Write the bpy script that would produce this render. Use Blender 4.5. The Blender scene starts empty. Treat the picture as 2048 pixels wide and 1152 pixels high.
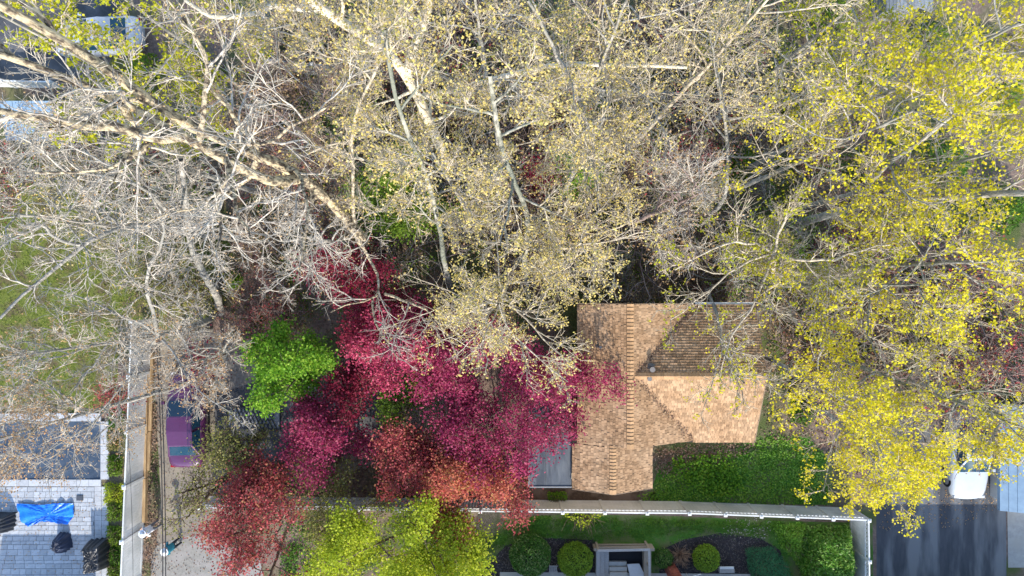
import bpy, bmesh, math, random
import numpy as np
from mathutils import Vector, Matrix

S = bpy.context.scene
COL = S.collection
R = math.radians
rng = np.random.default_rng(7)
random.seed(7)

# ------------------------------------------------------------------ camera, sky, sun, exposure
H = 34.0                       # height of the camera above the ground
cam = bpy.data.cameras.new('camera')
cam.sensor_width = 36.0
cam.lens = 36.0 * H / 51.2     # the frame is 51.2 m wide on the ground
cam.clip_start = 0.1
cam.clip_end = 1000.0
camo = bpy.data.objects.new('camera', cam)
camo.location = (0, 0, H)
camo.rotation_euler = (0, 0, 0)
COL.objects.link(camo)
S.camera = camo

SUN_EL, SUN_AZ = R(31), R(6)   # sun in the south, a little to the east
to_sun = Vector((math.sin(SUN_AZ) * math.cos(SUN_EL), -math.cos(SUN_AZ) * math.cos(SUN_EL), math.sin(SUN_EL)))
world = bpy.data.worlds.new('World')
S.world = world
world.use_nodes = True
wn = world.node_tree
bg = wn.nodes['Background']
sky = wn.nodes.new('ShaderNodeTexSky')
sky.sky_type = 'NISHITA'
sky.sun_disc = False
sky.sun_elevation = SUN_EL
sky.sun_rotation = math.pi - SUN_AZ
sky.air_density = 1.0
sky.dust_density = 0.6
wn.links.new(sky.outputs[0], bg.inputs[0])
bg.inputs[1].default_value = 0.15
sl = bpy.data.lights.new('sun', 'SUN')
sl.energy = 2.35
sl.angle = R(0.5)
sl.color = (1.0, 0.93, 0.82)
so = bpy.data.objects.new('sun', sl)
so.rotation_euler = to_sun.to_track_quat('Z', 'Y').to_euler()
so.location = (10, -40, 40)
COL.objects.link(so)
S.view_settings.view_transform = 'Standard'
S.view_settings.look = 'None'
S.view_settings.gamma = 1.0
S.view_settings.use_curve_mapping = False
S.view_settings.exposure = 1.45

# ------------------------------------------------------------------ helpers
def P(px, py, z=0.0):
    """a point of the place, from where it is seen in the photograph and its height"""
    s = 40.0 * H / (H - z)
    return np.array(((px - 1024.0) / s, (576.0 - py) / s, z))

def gxy(px, py):
    return ((px - 1024.0) / 40.0, (576.0 - py) / 40.0)

def tag(o, label=None, cat=None, group=None, kind=None):
    if label: o['label'] = label
    if cat: o['category'] = cat
    if group: o['group'] = group
    if kind: o['kind'] = kind
    return o

def empty(name, loc=(0, 0, 0), rz=0.0):
    o = bpy.data.objects.new(name, None)
    o.location = loc
    o.rotation_euler = (0, 0, rz)
    o.empty_display_size = 0.2
    COL.objects.link(o)
    return o

def link(name, me, mat=None, parent=None, world_verts=True):
    o = bpy.data.objects.new(name, me)
    if mat is not None and not me.materials:
        me.materials.append(mat)
    COL.objects.link(o)
    if parent is not None:
        o.parent = parent
        if world_verts:
            o.matrix_parent_inverse = world_inv(parent)
    return o

def world_inv(p):
    m = Matrix.Identity(4)
    while p is not None:
        m = Matrix.LocRotScale(p.location, p.rotation_euler, p.scale) @ m if p.parent is None else p.matrix_parent_inverse @ Matrix.LocRotScale(p.location, p.rotation_euler, p.scale) @ m
        p = p.parent
    return m.inverted()

def np_mesh(name, V, F, smooth=False):
    """V (n,3); F (m,k) array of faces, all the same size"""
    me = bpy.data.meshes.new(name)
    V = np.ascontiguousarray(V, dtype=np.float32)
    F = np.ascontiguousarray(F, dtype=np.int32)
    n, k = F.shape
    me.vertices.add(len(V))
    me.vertices.foreach_set('co', V.ravel())
    me.loops.add(n * k)
    me.loops.foreach_set('vertex_index', F.ravel())
    me.polygons.add(n)
    me.polygons.foreach_set('loop_start', np.arange(0, n * k, k, dtype=np.int32))
    me.polygons.foreach_set('loop_total', np.full(n, k, dtype=np.int32))
    if smooth:
        me.polygons.foreach_set('use_smooth', np.ones(n, dtype=bool))
    me.update(calc_edges=True)
    return me

def py_mesh(name, V, F):
    me = bpy.data.meshes.new(name)
    me.from_pydata([tuple(v) for v in V], [], F)
    me.update()
    return me

BOXF = np.array([[0, 3, 2, 1], [4, 5, 6, 7], [0, 1, 5, 4], [1, 2, 6, 5], [2, 3, 7, 6], [3, 0, 4, 7]])
def box_v(x0, x1, y0, y1, z0, z1):
    return np.array([[x0, y0, z0], [x1, y0, z0], [x1, y1, z0], [x0, y1, z0], [x0, y0, z1], [x1, y0, z1], [x1, y1, z1], [x0, y1, z1]], float)

class MB:
    """collects pieces for one mesh"""
    def __init__(self): self.V, self.F, self.n = [], [], 0
    def add(self, V, F):
        V = np.asarray(V, float)
        self.V.append(V)
        self.F += [[int(i) + self.n for i in f] for f in F]
        self.n += len(V)
        return self
    def box(self, x0, x1, y0, y1, z0, z1):
        return self.add(box_v(x0, x1, y0, y1, z0, z1), BOXF)
    def bar(self, a, b, w, h, up=(0, 0, 1)):
        """a bar of w across and h high whose axis runs a to b"""
        a, b = np.array(a, float), np.array(b, float)
        d = (b - a) / np.linalg.norm(b - a)
        s = np.cross(d, up); s /= np.linalg.norm(s)
        u = np.cross(s, d)
        V = [p + s * i * w / 2 + u * j * h / 2 for p in (a, b) for (i, j) in ((-1, -1), (1, -1), (1, 1), (-1, 1))]
        return self.add(V, [[0, 1, 2, 3], [7, 6, 5, 4], [0, 4, 5, 1], [1, 5, 6, 2], [2, 6, 7, 3], [3, 7, 4, 0]])
    def tube(self, pts, rad, s=8):
        pts = np.asarray(pts, float)
        rad = np.broadcast_to(np.asarray(rad, float), (len(pts),))
        V, F = tubes(pts[None], rad[None], s)
        F = [list(f) for f in F]
        k = len(pts)
        F.append(list(range(s))[::-1]); F.append([(k - 1) * s + i for i in range(s)])
        return self.add(V, F)
    def build(self, name, mat, parent=None, bevel=0, smooth=False):
        me = py_mesh(name, np.concatenate(self.V), self.F)
        if bevel:
            bm = bmesh.new(); bm.from_mesh(me)
            bmesh.ops.bevel(bm, geom=bm.edges[:], offset=bevel, segments=2, affect='EDGES', profile=0.6)
            bm.to_mesh(me); bm.free()
        if smooth:
            me.polygons.foreach_set('use_smooth', np.ones(len(me.polygons), dtype=bool))
        return link(name, me, mat, parent)

def norm(a):
    return a / np.maximum(np.linalg.norm(a, axis=-1, keepdims=True), 1e-9)

def tubes(pts, rad, s):
    """pts (n,k,3), rad (n,k): n open tubes with s sides"""
    n, k, _ = pts.shape
    d = np.empty_like(pts)
    d[:, 1:-1] = pts[:, 2:] - pts[:, :-2]
    d[:, 0] = pts[:, 1] - pts[:, 0]
    d[:, -1] = pts[:, -1] - pts[:, -2]
    d = norm(d)
    ax = norm(pts[:, -1] - pts[:, 0])
    ref = np.where(np.abs(ax[:, 2:3]) < 0.8, np.array([[0, 0, 1.0]]), np.array([[1.0, 0, 0]]))
    a = norm(np.cross(d, ref[:, None, :]))
    b = np.cross(d, a)
    th = np.arange(s) * 2 * np.pi / s
    ring = a[:, :, None, :] * np.cos(th)[None, None, :, None] + b[:, :, None, :] * np.sin(th)[None, None, :, None]
    V = pts[:, :, None, :] + ring * rad[:, :, None, None]
    idx = np.arange(n * k * s).reshape(n, k, s)
    i0 = idx[:, :-1, :]; i1 = idx[:, 1:, :]
    F = np.stack([i0, np.roll(i0, -1, 2), np.roll(i1, -1, 2), i1], -1).reshape(-1, 4)
    return V.reshape(-1, 3), F

# ------------------------------------------------------------------ materials
MATS = {}
def nodes(name):
    m = bpy.data.materials.new(name)
    m.use_nodes = True
    return m, m.node_tree, m.node_tree.nodes['Principled BSDF']

def mat(name, c1, c2=None, scale=6.0, rough=0.8, bump=0.0, bscale=None, spec=0.3, metal=0.0, detail=6.0, stretch=None, lo=0.35, hi=0.65, c3=None, scale3=0.6, rnd=0.0):
    """noise blended two- or three-colour surface"""
    if name in MATS: return MATS[name]
    m, t, p = nodes(name)
    p.inputs['Roughness'].default_value = rough
    p.inputs['Metallic'].default_value = metal
    p.inputs['Specular IOR Level'].default_value = spec
    tc = t.nodes.new('ShaderNodeTexCoord')
    vec = tc.outputs['Object']
    if stretch:
        mp = t.nodes.new('ShaderNodeMapping')
        mp.inputs['Scale'].default_value = stretch
        t.links.new(vec, mp.inputs[0]); vec = mp.outputs[0]
    col = None
    if c2 is None: c2 = tuple(x * 0.8 for x in c1)
    n = t.nodes.new('ShaderNodeTexNoise')
    n.inputs['Scale'].default_value = scale; n.inputs['Detail'].default_value = detail; n.inputs['Roughness'].default_value = 0.65
    t.links.new(vec, n.inputs['Vector'])
    r = t.nodes.new('ShaderNodeValToRGB')
    r.color_ramp.elements[0].position = lo; r.color_ramp.elements[1].position = hi
    r.color_ramp.elements[0].color = (*c1, 1); r.color_ramp.elements[1].color = (*c2, 1)
    t.links.new(n.outputs[0], r.inputs[0]); col = r.outputs[0]
    if c3 is not None:
        n3 = t.nodes.new('ShaderNodeTexNoise')
        n3.inputs['Scale'].default_value = scale3; n3.inputs['Detail'].default_value = 5
        t.links.new(vec, n3.inputs['Vector'])
        r3 = t.nodes.new('ShaderNodeValToRGB')
        r3.color_ramp.elements[0].position = 0.45; r3.color_ramp.elements[1].position = 0.6
        t.links.new(n3.outputs[0], r3.inputs[0])
        mx = t.nodes.new('ShaderNodeMix'); mx.data_type = 'RGBA'
        t.links.new(r3.outputs[0], mx.inputs['Factor']); t.links.new(col, mx.inputs[6])
        mx.inputs[7].default_value = (*c3, 1); col = mx.outputs[2]
    if rnd:
        oi = t.nodes.new('ShaderNodeObjectInfo'); ge = t.nodes.new('ShaderNodeNewGeometry')
        ad = t.nodes.new('ShaderNodeMath'); ad.operation = 'ADD'
        t.links.new(oi.outputs['Random'], ad.inputs[0]); t.links.new(ge.outputs['Random Per Island'], ad.inputs[1])
        fr = t.nodes.new('ShaderNodeMath'); fr.operation = 'FRACT'; t.links.new(ad.outputs[0], fr.inputs[0])
        mr = t.nodes.new('ShaderNodeMapRange'); mr.inputs[3].default_value = 1 - rnd; mr.inputs[4].default_value = 1 + rnd
        t.links.new(fr.outputs[0], mr.inputs[0])
        hs = t.nodes.new('ShaderNodeHueSaturation'); t.links.new(mr.outputs[0], hs.inputs['Value']); t.links.new(col, hs.inputs['Color'])
        col = hs.outputs[0]
    t.links.new(col, p.inputs['Base Color'])
    if bump:
        nb = t.nodes.new('ShaderNodeTexNoise'); nb.inputs['Scale'].default_value = bscale or scale * 4; nb.inputs['Detail'].default_value = 6
        t.links.new(vec, nb.inputs['Vector'])
        b = t.nodes.new('ShaderNodeBump'); b.inputs['Strength'].default_value = 1.0; b.inputs['Distance'].default_value = bump
        t.links.new(nb.outputs[0], b.inputs['Height']); t.links.new(b.outputs[0], p.inputs['Normal'])
    MATS[name] = m
    return m

def leafmat(name, cols, trans=0.35, rough=0.55):
    """leaves: every leaf picks its own colour; light passes through"""
    if name in MATS: return MATS[name]
    m, t, p = nodes(name)
    ge = t.nodes.new('ShaderNodeNewGeometry')
    r = t.nodes.new('ShaderNodeValToRGB')
    el = r.color_ramp.elements
    while len(el) < len(cols): el.new(0.5)
    for i, c in enumerate(cols):
        el[i].position = i / (len(cols) - 1); el[i].color = (*c, 1)
    tc = t.nodes.new('ShaderNodeTexCoord'); nz = t.nodes.new('ShaderNodeTexNoise'); nz.inputs['Scale'].default_value = 1.3; nz.inputs['Detail'].default_value = 3
    t.links.new(tc.outputs['Object'], nz.inputs['Vector'])
    mr = t.nodes.new('ShaderNodeMapRange'); mr.inputs[1].default_value = 0.3; mr.inputs[2].default_value = 0.7; mr.inputs[3].default_value = -0.25; mr.inputs[4].default_value = 0.25
    t.links.new(nz.outputs[0], mr.inputs[0])
    ad = t.nodes.new('ShaderNodeMath'); ad.operation = 'ADD'; ad.use_clamp = True
    t.links.new(ge.outputs['Random Per Island'], ad.inputs[0]); t.links.new(mr.outputs[0], ad.inputs[1])
    t.links.new(ad.outputs[0], r.inputs[0])
    p.inputs['Roughness'].default_value = rough
    p.inputs['Specular IOR Level'].default_value = 0.25
    t.links.new(r.outputs[0], p.inputs['Base Color'])
    tr = t.nodes.new('ShaderNodeBsdfTranslucent')
    t.links.new(r.outputs[0], tr.inputs[0])
    mx = t.nodes.new('ShaderNodeMixShader'); mx.inputs[0].default_value = trans
    out = t.nodes['Material Output']
    t.links.new(p.outputs[0], mx.inputs[1]); t.links.new(tr.outputs[0], mx.inputs[2]); t.links.new(mx.outputs[0], out.inputs[0])
    MATS[name] = m
    return m

def glass(name, c, rough=0.05):
    if name in MATS: return MATS[name]
    m, t, p = nodes(name)
    p.inputs['Base Color'].default_value = (*c, 1); p.inputs['Roughness'].default_value = rough
    p.inputs['Specular IOR Level'].default_value = 0.45
    n = t.nodes.new('ShaderNodeTexNoise'); n.inputs['Scale'].default_value = 3
    mr = t.nodes.new('ShaderNodeMapRange'); mr.inputs[3].default_value = rough; mr.inputs[4].default_value = rough + 0.12
    t.links.new(n.outputs[0], mr.inputs[0]); t.links.new(mr.outputs[0], p.inputs['Roughness'])
    MATS[name] = m
    return m

def barkmat(name, c1, c2, moss=None, scale=9.0):
    return mat(name, c1, c2, scale=scale, rough=0.95, bump=0.05, bscale=16, spec=0.05, stretch=(1, 1, 0.35), lo=0.42, hi=0.58, c3=moss, scale3=1.1)

def grass_mat(name, c1, c2, c3):
    return mat(name, c1, c2, scale=9, rough=0.95, bump=0.05, bscale=45, spec=0.05, c3=c3, scale3=1.1, detail=10)

BARK_PALE = barkmat('bark_pale', (0.60, 0.52, 0.40), (0.33, 0.28, 0.21))
BARK_SILVER = barkmat('bark_silver', (0.62, 0.56, 0.47), (0.34, 0.30, 0.26))
BARK_BIG = barkmat('bark_furrowed', (0.58, 0.48, 0.32), (0.10, 0.08, 0.065), scale=9)
BARK_GREY = barkmat('bark_grey', (0.46, 0.43, 0.38), (0.20, 0.19, 0.17), moss=(0.27, 0.26, 0.23), scale=8)
BARK_GREEN = barkmat('bark_lichen', (0.42, 0.40, 0.33), (0.13, 0.13, 0.11), moss=(0.19, 0.20, 0.16), scale=7)
BARK_BROWN = barkmat('bark_brown', (0.26, 0.20, 0.14), (0.14, 0.10, 0.08))
BARK_MAUVE = barkmat('bark_mauve', (0.30, 0.23, 0.20), (0.19, 0.14, 0.13))
BARK_WHITE = barkmat('bark_white', (0.78, 0.69, 0.52), (0.58, 0.50, 0.37), moss=(0.66, 0.60, 0.50))

L_CREAM = leafmat('buds_cream', [(0.62, 0.47, 0.15), (0.80, 0.66, 0.30), (0.52, 0.43, 0.12), (0.78, 0.58, 0.16), (0.58, 0.54, 0.16)])
L_TAN = leafmat('buds_tan', [(0.48, 0.31, 0.15), (0.60, 0.42, 0.22), (0.42, 0.26, 0.12)])
L_ORANGE = leafmat('buds_orange', [(0.50, 0.29, 0.13), (0.60, 0.40, 0.20), (0.42, 0.22, 0.10)])
L_YELLOW = leafmat('flowers_yellow', [(0.48, 0.46, 0.02), (0.82, 0.73, 0.03), (0.68, 0.63, 0.02), (0.92, 0.80, 0.05), (0.70, 0.55, 0.03)], 0.45)
L_YGREEN = leafmat('flowers_yellow_green', [(0.50, 0.50, 0.02), (0.38, 0.42, 0.02), (0.62, 0.55, 0.03)], 0.4)
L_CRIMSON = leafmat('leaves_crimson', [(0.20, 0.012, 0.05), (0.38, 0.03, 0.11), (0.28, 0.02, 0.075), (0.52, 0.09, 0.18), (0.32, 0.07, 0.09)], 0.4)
L_PINK = leafmat('leaves_pink_red', [(0.32, 0.02, 0.07), (0.52, 0.05, 0.13), (0.66, 0.14, 0.20), (0.40, 0.03, 0.08)], 0.35)  # lighter pink puts the sun's highlight on this crown into the leaf colour
L_ORANGERED = leafmat('leaves_orange_red', [(0.34, 0.05, 0.05), (0.58, 0.13, 0.09), (0.66, 0.24, 0.12), (0.46, 0.07, 0.07), (0.50, 0.28, 0.09)], 0.4)
L_RED = leafmat('leaves_red', [(0.24, 0.03, 0.04), (0.42, 0.06, 0.07), (0.54, 0.14, 0.13), (0.32, 0.04, 0.05), (0.40, 0.18, 0.08)], 0.35)
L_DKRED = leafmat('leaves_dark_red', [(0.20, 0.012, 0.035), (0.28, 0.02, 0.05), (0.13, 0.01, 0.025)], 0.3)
L_GREEN = leafmat('leaves_green', [(0.07, 0.19, 0.012), (0.15, 0.34, 0.02), (0.22, 0.42, 0.03), (0.34, 0.50, 0.05)], 0.45)
L_LIME = leafmat('leaves_lime', [(0.42, 0.50, 0.02), (0.52, 0.58, 0.04), (0.30, 0.40, 0.02), (0.60, 0.62, 0.06)], 0.45)
L_MID = leafmat('leaves_mid_green', [(0.16, 0.27, 0.02), (0.22, 0.33, 0.03), (0.10, 0.19, 0.02)], 0.4)
L_OLIVE = leafmat('leaves_olive', [(0.24, 0.24, 0.05), (0.32, 0.30, 0.08), (0.16, 0.18, 0.04), (0.40, 0.34, 0.14)], 0.35)
L_BUSH = leafmat('leaves_bush', [(0.07, 0.17, 0.015), (0.12, 0.25, 0.02), (0.05, 0.12, 0.012)], 0.3)
L_BOX = leafmat('leaves_boxwood', [(0.05, 0.14, 0.015), (0.08, 0.20, 0.02), (0.03, 0.09, 0.01), (0.24, 0.32, 0.10)], 0.2)
L_BOX2 = leafmat('leaves_boxwood_light', [(0.18, 0.30, 0.02), (0.26, 0.38, 0.03), (0.12, 0.21, 0.015)], 0.25)
L_PINE = leafmat('needles_blue_green', [(0.05, 0.20, 0.08), (0.08, 0.28, 0.11), (0.03, 0.12, 0.05)], 0.2)
L_RHODO = leafmat('leaves_glossy', [(0.08, 0.22, 0.02), (0.14, 0.32, 0.03), (0.30, 0.46, 0.09), (0.04, 0.13, 0.012)], 0.3, 0.35)
L_IVY = leafmat('leaves_ivy', [(0.10, 0.24, 0.02), (0.18, 0.38, 0.03), (0.26, 0.48, 0.05), (0.13, 0.27, 0.03), (0.36, 0.52, 0.08)], 0.3, 0.4)
L_LITTER = leafmat('leaf_litter', [(0.26, 0.16, 0.11), (0.17, 0.10, 0.075), (0.40, 0.29, 0.19), (0.13, 0.08, 0.065), (0.32, 0.19, 0.13)], 0.1, 0.9)
L_GRASS = leafmat('grass_blades', [(0.17, 0.22, 0.02), (0.25, 0.29, 0.04), (0.10, 0.16, 0.02), (0.34, 0.33, 0.09)], 0.35)

WHITE_VINYL = mat('white_vinyl', (0.78, 0.78, 0.77), (0.68, 0.68, 0.66), scale=2.2, rough=0.45, spec=0.4, c3=(0.58, 0.59, 0.57), scale3=0.9)
ASPHALT = mat('asphalt', (0.055, 0.058, 0.065), (0.085, 0.085, 0.09), scale=3, rough=0.9, bump=0.01, bscale=120, c3=(0.13, 0.13, 0.135), scale3=0.7)
ASPHALT_STREAK = mat('asphalt_sun_streaks', (0.055, 0.060, 0.070), (0.085, 0.09, 0.10), scale=2.4, rough=0.85, bump=0.01, bscale=120, stretch=(1.5, 0.28, 1), c3=(0.19, 0.195, 0.20), scale3=0.75)  # pale streaks in the colour stand in for sun breaking across the drive
DRIVE = mat('drive_gravel', (0.24, 0.21, 0.18), (0.17, 0.15, 0.13), scale=7, rough=0.95, bump=0.015, bscale=80, c3=(0.30, 0.26, 0.20), scale3=0.5)
CONCRETE = mat('concrete', (0.42, 0.41, 0.38), (0.33, 0.32, 0.30), scale=4, rough=0.9, bump=0.006, bscale=60, c3=(0.38, 0.36, 0.32), scale3=0.8)
MULCH = mat('mulch', (0.025, 0.022, 0.025), (0.07, 0.06, 0.06), scale=28, rough=1.0, bump=0.04, bscale=60)
SOIL = mat('soil', (0.13, 0.085, 0.055), (0.07, 0.045, 0.03), scale=9, rough=1.0, bump=0.03, bscale=50, c3=(0.20, 0.14, 0.10), scale3=1.2)

# ------------------------------------------------------------------ ground
def sheet(name, pts, z, m, label=None, thick=0.0, px=True):
    """a sheet of ground; pts are where its corners lie"""
    q = [gxy(*p) if px else p for p in pts]
    V = [(x, y, z) for x, y in q]
    me = py_mesh(name, V, [list(range(len(V)))])
    if me.polygons[0].normal.z < 0: me.flip_normals()
    o = link(name, me, m)
    tag(o, label, None, None, 'structure')
    return o

GROUND = mat('woodland_floor', (0.16, 0.11, 0.09), (0.29, 0.21, 0.165), scale=5, rough=1.0, bump=0.06, bscale=26, c3=(0.10, 0.125, 0.04), scale3=0.42, detail=12)
g = py_mesh('ground', [(-250, -250, 0), (250, -250, 0), (250, 250, 0), (-250, 250, 0)], [[0, 1, 2, 3]])
tag(link('ground', g, GROUND), 'brown woodland floor of leaf litter and bare soil', kind='structure')

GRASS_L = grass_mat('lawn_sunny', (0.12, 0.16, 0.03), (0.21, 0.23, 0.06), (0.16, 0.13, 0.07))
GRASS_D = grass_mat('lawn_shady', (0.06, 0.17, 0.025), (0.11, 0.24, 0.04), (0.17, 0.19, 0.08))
LAWN_L = [(-900, 290), (150, 300), (330, 330), (450, 400), (470, 560), (430, 640), (330, 690), (300, 640), (240, 650), (232, 825), (-900, 828)]
sheet('lawn', LAWN_L, 0.004, GRASS_L, 'sunny yellow-green lawn behind the covered pool')
LAWN_S = [(900, 1400), (940, 1130), (985, 1085), (1010, 1040), (1080, 1030), (1300, 1030), (1560, 1042), (1745, 1046), (1750, 1400)]
sheet('lawn', LAWN_S, 0.004, GRASS_D, 'shaded dark green grass strip below the long white fence')
MULCH_1 = [(950, 1170), (975, 1130), (1010, 1092), (1060, 1074), (1190, 1080), (1192, 1170)]
MULCH_2 = [(1318, 1170), (1320, 1100), (1370, 1078), (1440, 1066), (1520, 1076), (1560, 1100), (1580, 1170)]
sheet('mulch_bed', MULCH_1, 0.010, MULCH, 'dark mulch bed under the two round clipped shrubs')
sheet('mulch_bed', MULCH_2, 0.010, MULCH, 'dark mulch bed beside the brick pier')
sheet('soil_strip', [(1000, 985), (1060, 970), (1310, 985), (1320, 1004), (1000, 1004)], 0.004, SOIL, 'bare soil strip between house front and white fence')
sheet('ivy_bank', [(1300, 985), (1320, 930), (1420, 895), (1530, 870), (1620, 875), (1665, 930), (1665, 1010), (1300, 1004)], 0.004, GRASS_D, 'green bank between the tan wing and the long fence')
sheet('walkway', [(1000, 1143), (1500, 1147), (1500, 1220), (1000, 1220)], 0.06, CONCRETE, 'pale concrete walkway at the bottom edge')
sheet('driveway', [(305, 690), (420, 660), (520, 700), (520, 770), (760, 780), (760, 930), (430, 990), (425, 1200), (300, 1200), (322, 1000)], 0.008, DRIVE, 'grey brown driveway with the purple car on it')
sheet('shade_court', [(430, 790), (520, 760), (770, 770), (770, 900), (560, 930), (430, 900)], 0.012, ASPHALT, 'dark asphalt sheet for the shaded driveway beneath the green and crimson trees')  # dark asphalt sheet also carries the shade over this part of the driveway
APRON = mat('apron_concrete', (0.30, 0.285, 0.255), (0.22, 0.21, 0.19), scale=5, rough=0.9, bump=0.006, bscale=70, c3=(0.30, 0.28, 0.26), scale3=1.4)
sheet('concrete_apron', [(302, 1110), (318, 1088), (380, 1070), (450, 1078), (520, 1120), (560, 1300), (300, 1300)], 0.014, APRON, 'cracked pale concrete apron at the end of the driveway')
sheet('asphalt_drive', [(1752, 830), (2030, 830), (2012, 1010), (2014, 1400), (1754, 1400)], 0.006, ASPHALT_STREAK, 'dark blue-black asphalt driveway with the white car')
sheet('asphalt_drive', [(-600, -250), (240, -250), (250, 70), (200, 160), (-600, 190)], 0.006, ASPHALT, 'asphalt court in the upper corner behind the big tree')
sheet('side_path', [(2014, 1000), (2140, 1000), (2140, 1135), (2016, 1135)], 0.012, CONCRETE, 'pale concrete path beside the asphalt driveway')

# ------------------------------------------------------------------ the house with the tan shingle roof
SHINGLE = mat('shingle_tan', (0.40, 0.25, 0.145), (0.29, 0.18, 0.10), scale=14, rough=0.95, bump=0.004, bscale=200, spec=0.1, rnd=0.29, c3=(0.42, 0.275, 0.165), scale3=0.9)
RIDGE = mat('ridge_cap_tan', (0.42, 0.265, 0.145), (0.36, 0.22, 0.12), scale=10, rough=0.95, spec=0.1, rnd=0.2)
DECKING = mat('roof_underlay', (0.06, 0.045, 0.035), (0.04, 0.03, 0.025), rough=1)
SIDING = mat('siding_tan', (0.46, 0.38, 0.28), (0.40, 0.33, 0.25), scale=2, rough=0.7)
TRIM = mat('trim_white', (0.75, 0.74, 0.70), (0.66, 0.65, 0.62), scale=3, rough=0.6)
RAKE = mat('rake_brown', (0.26, 0.18, 0.12), (0.20, 0.14, 0.09), scale=4, rough=0.7)
PIPE = mat('vent_metal', (0.16, 0.15, 0.15), (0.10, 0.09, 0.09), scale=8, rough=0.6, metal=0.4)
FLATROOF = mat('flat_roof_membrane', (0.075, 0.088, 0.105), (0.125, 0.138, 0.15), scale=1.5, rough=0.45, spec=0.4, stretch=(3, 0.6, 1), c3=(0.05, 0.058, 0.07), scale3=0.8, bump=0.004, bscale=6)

house = empty('house', (6.5, -4.5, 0))
tag(house, 'house with a tan shingled gable roof beside the crimson tree', 'house')
XR, ZR = 5.15, 4.40            # main ridge
XL, XE = 2.95, 8.30            # main eaves
YN, YS = -0.72, -7.0
SM = 0.49
YW, ZW, SW_ = -3.85, 4.30, 0.47   # wing ridge, height, slope
YWN, YWS, XW = -0.78, -7.08, 11.12
XF, ZF, SF = 4.45, 4.02, 0.50     # front gable
XFL, XFR, YF = 2.74, 6.38, -9.1
def z_mainR(x): return ZR - (x - XR) * SM
def z_mainL(x): return ZR - (XR - x) * SM
def z_wing(y): return ZW - np.abs(y - YW) * SW_

def slope_tabs(O, U, W, nu, nv, expo, keep, seed, ths=(0.008, 0.020, 0.034)):
    """tabs on the slope with corner O, U along the eave (unit), W up the slope (unit)"""
    r = np.random.default_rng(seed)
    Nn = np.cross(U, W); Nn = Nn if Nn[2] > 0 else -Nn
    out = []
    for j in range(nv):
        u = -r.uniform(0, .3)
        v0 = j * expo
        while u < nu:
            w = r.choice([0.11, 0.13, 0.15, 0.18])
            th = r.choice(ths)
            a, b = max(u, 0), min(u + w - 0.010, nu)
            u += w
            if b - a < 0.03: continue
            c = O + U * (a + b) / 2 + W * (v0 + expo / 2)
            if not keep(c): continue
            lo, hi = v0 - 0.003, v0 + expo + 0.03
            V = [O + U * a + W * lo, O + U * b + W * lo, O + U * b + W * hi, O + U * a + W * hi]
            V += [V[0] + Nn * (th + 0.004), V[1] + Nn * (th + 0.004), V[2] + Nn * 0.004, V[3] + Nn * 0.004]
            out.append(np.array(V))
    return out

TABF = [[4, 5, 6, 7], [0, 1, 5, 4], [1, 2, 6, 5], [3, 0, 4, 7]]
def flip_if(V, F):
    a, b, c = V[F[0][0]], V[F[0][1]], V[F[0][2]]
    return F if np.cross(b - a, c - b)[2] > 0 else [f[::-1] for f in F]

cM, cW, cF = math.cos(math.atan(SM)), math.cos(math.atan(SW_)), math.cos(math.atan(SF))
tabs_rest, EX = [], 0.128
always = lambda c: True
# main roof, two slopes
tabs_rest += slope_tabs(np.array([XL, YN, z_mainL(XL)]), np.array([0, -1.0, 0]), np.array([cM, 0, cM * SM]), YN - YS, int((XR - XL) / cM / EX), EX, always, 1)
tabs_rest += slope_tabs(np.array([XE, YS, z_mainR(XE)]), np.array([0, 1.0, 0]), np.array([-cM, 0, cM * SM]), YN - YS, int((XE - XR) / cM / EX), EX, lambda c: c[2] > z_wing(c[1]) - 0.02 or c[1] < YWS, 2)
# wing, two slopes
tabs_rest += slope_tabs(np.array([XR, YWS, z_wing(YWS)]), np.array([1.0, 0, 0]), np.array([0, cW, cW * SW_]), XW - XR, int((YW - YWS) / cW / EX), EX, lambda c: c[0] > XE or c[2] > z_mainR(c[0]) - 0.02, 3)
tabs_rest += slope_tabs(np.array([XW, YWN, z_wing(YWN)]), np.array([-1.0, 0, 0]), np.array([0, -cW, cW * SW_]), XW - XR, int((YWN - YW) / cW / EX), EX, lambda c: c[0] > XE or c[2] > z_mainR(c[0]) - 0.02, 4, (0.040, 0.046, 0.052))
# front gable, two slopes
tabs_f = slope_tabs(np.array([XFL, YS + 0.25, ZF - (XF - XFL) * SF]), np.array([0, -1.0, 0]), np.array([cF, 0, cF * SF]), YS + 0.25 - YF, int((XF - XFL) / cF / EX), EX, lambda c: c[1] < YS or c[2] > z_mainL(c[0]) - 0.02, 5)
tabs_f += slope_tabs(np.array([XFR, YF, ZF - (XFR - XF) * SF]), np.array([0, 1.0, 0]), np.array([-cF, 0, cF * SF]), YS + 0.25 - YF, int((XFR - XF) / cF / EX), EX, lambda c: c[1] < YS or c[2] > (z_mainR(c[0]) if c[0] > XR else z_mainL(c[0])) - 0.02, 6)

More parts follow.
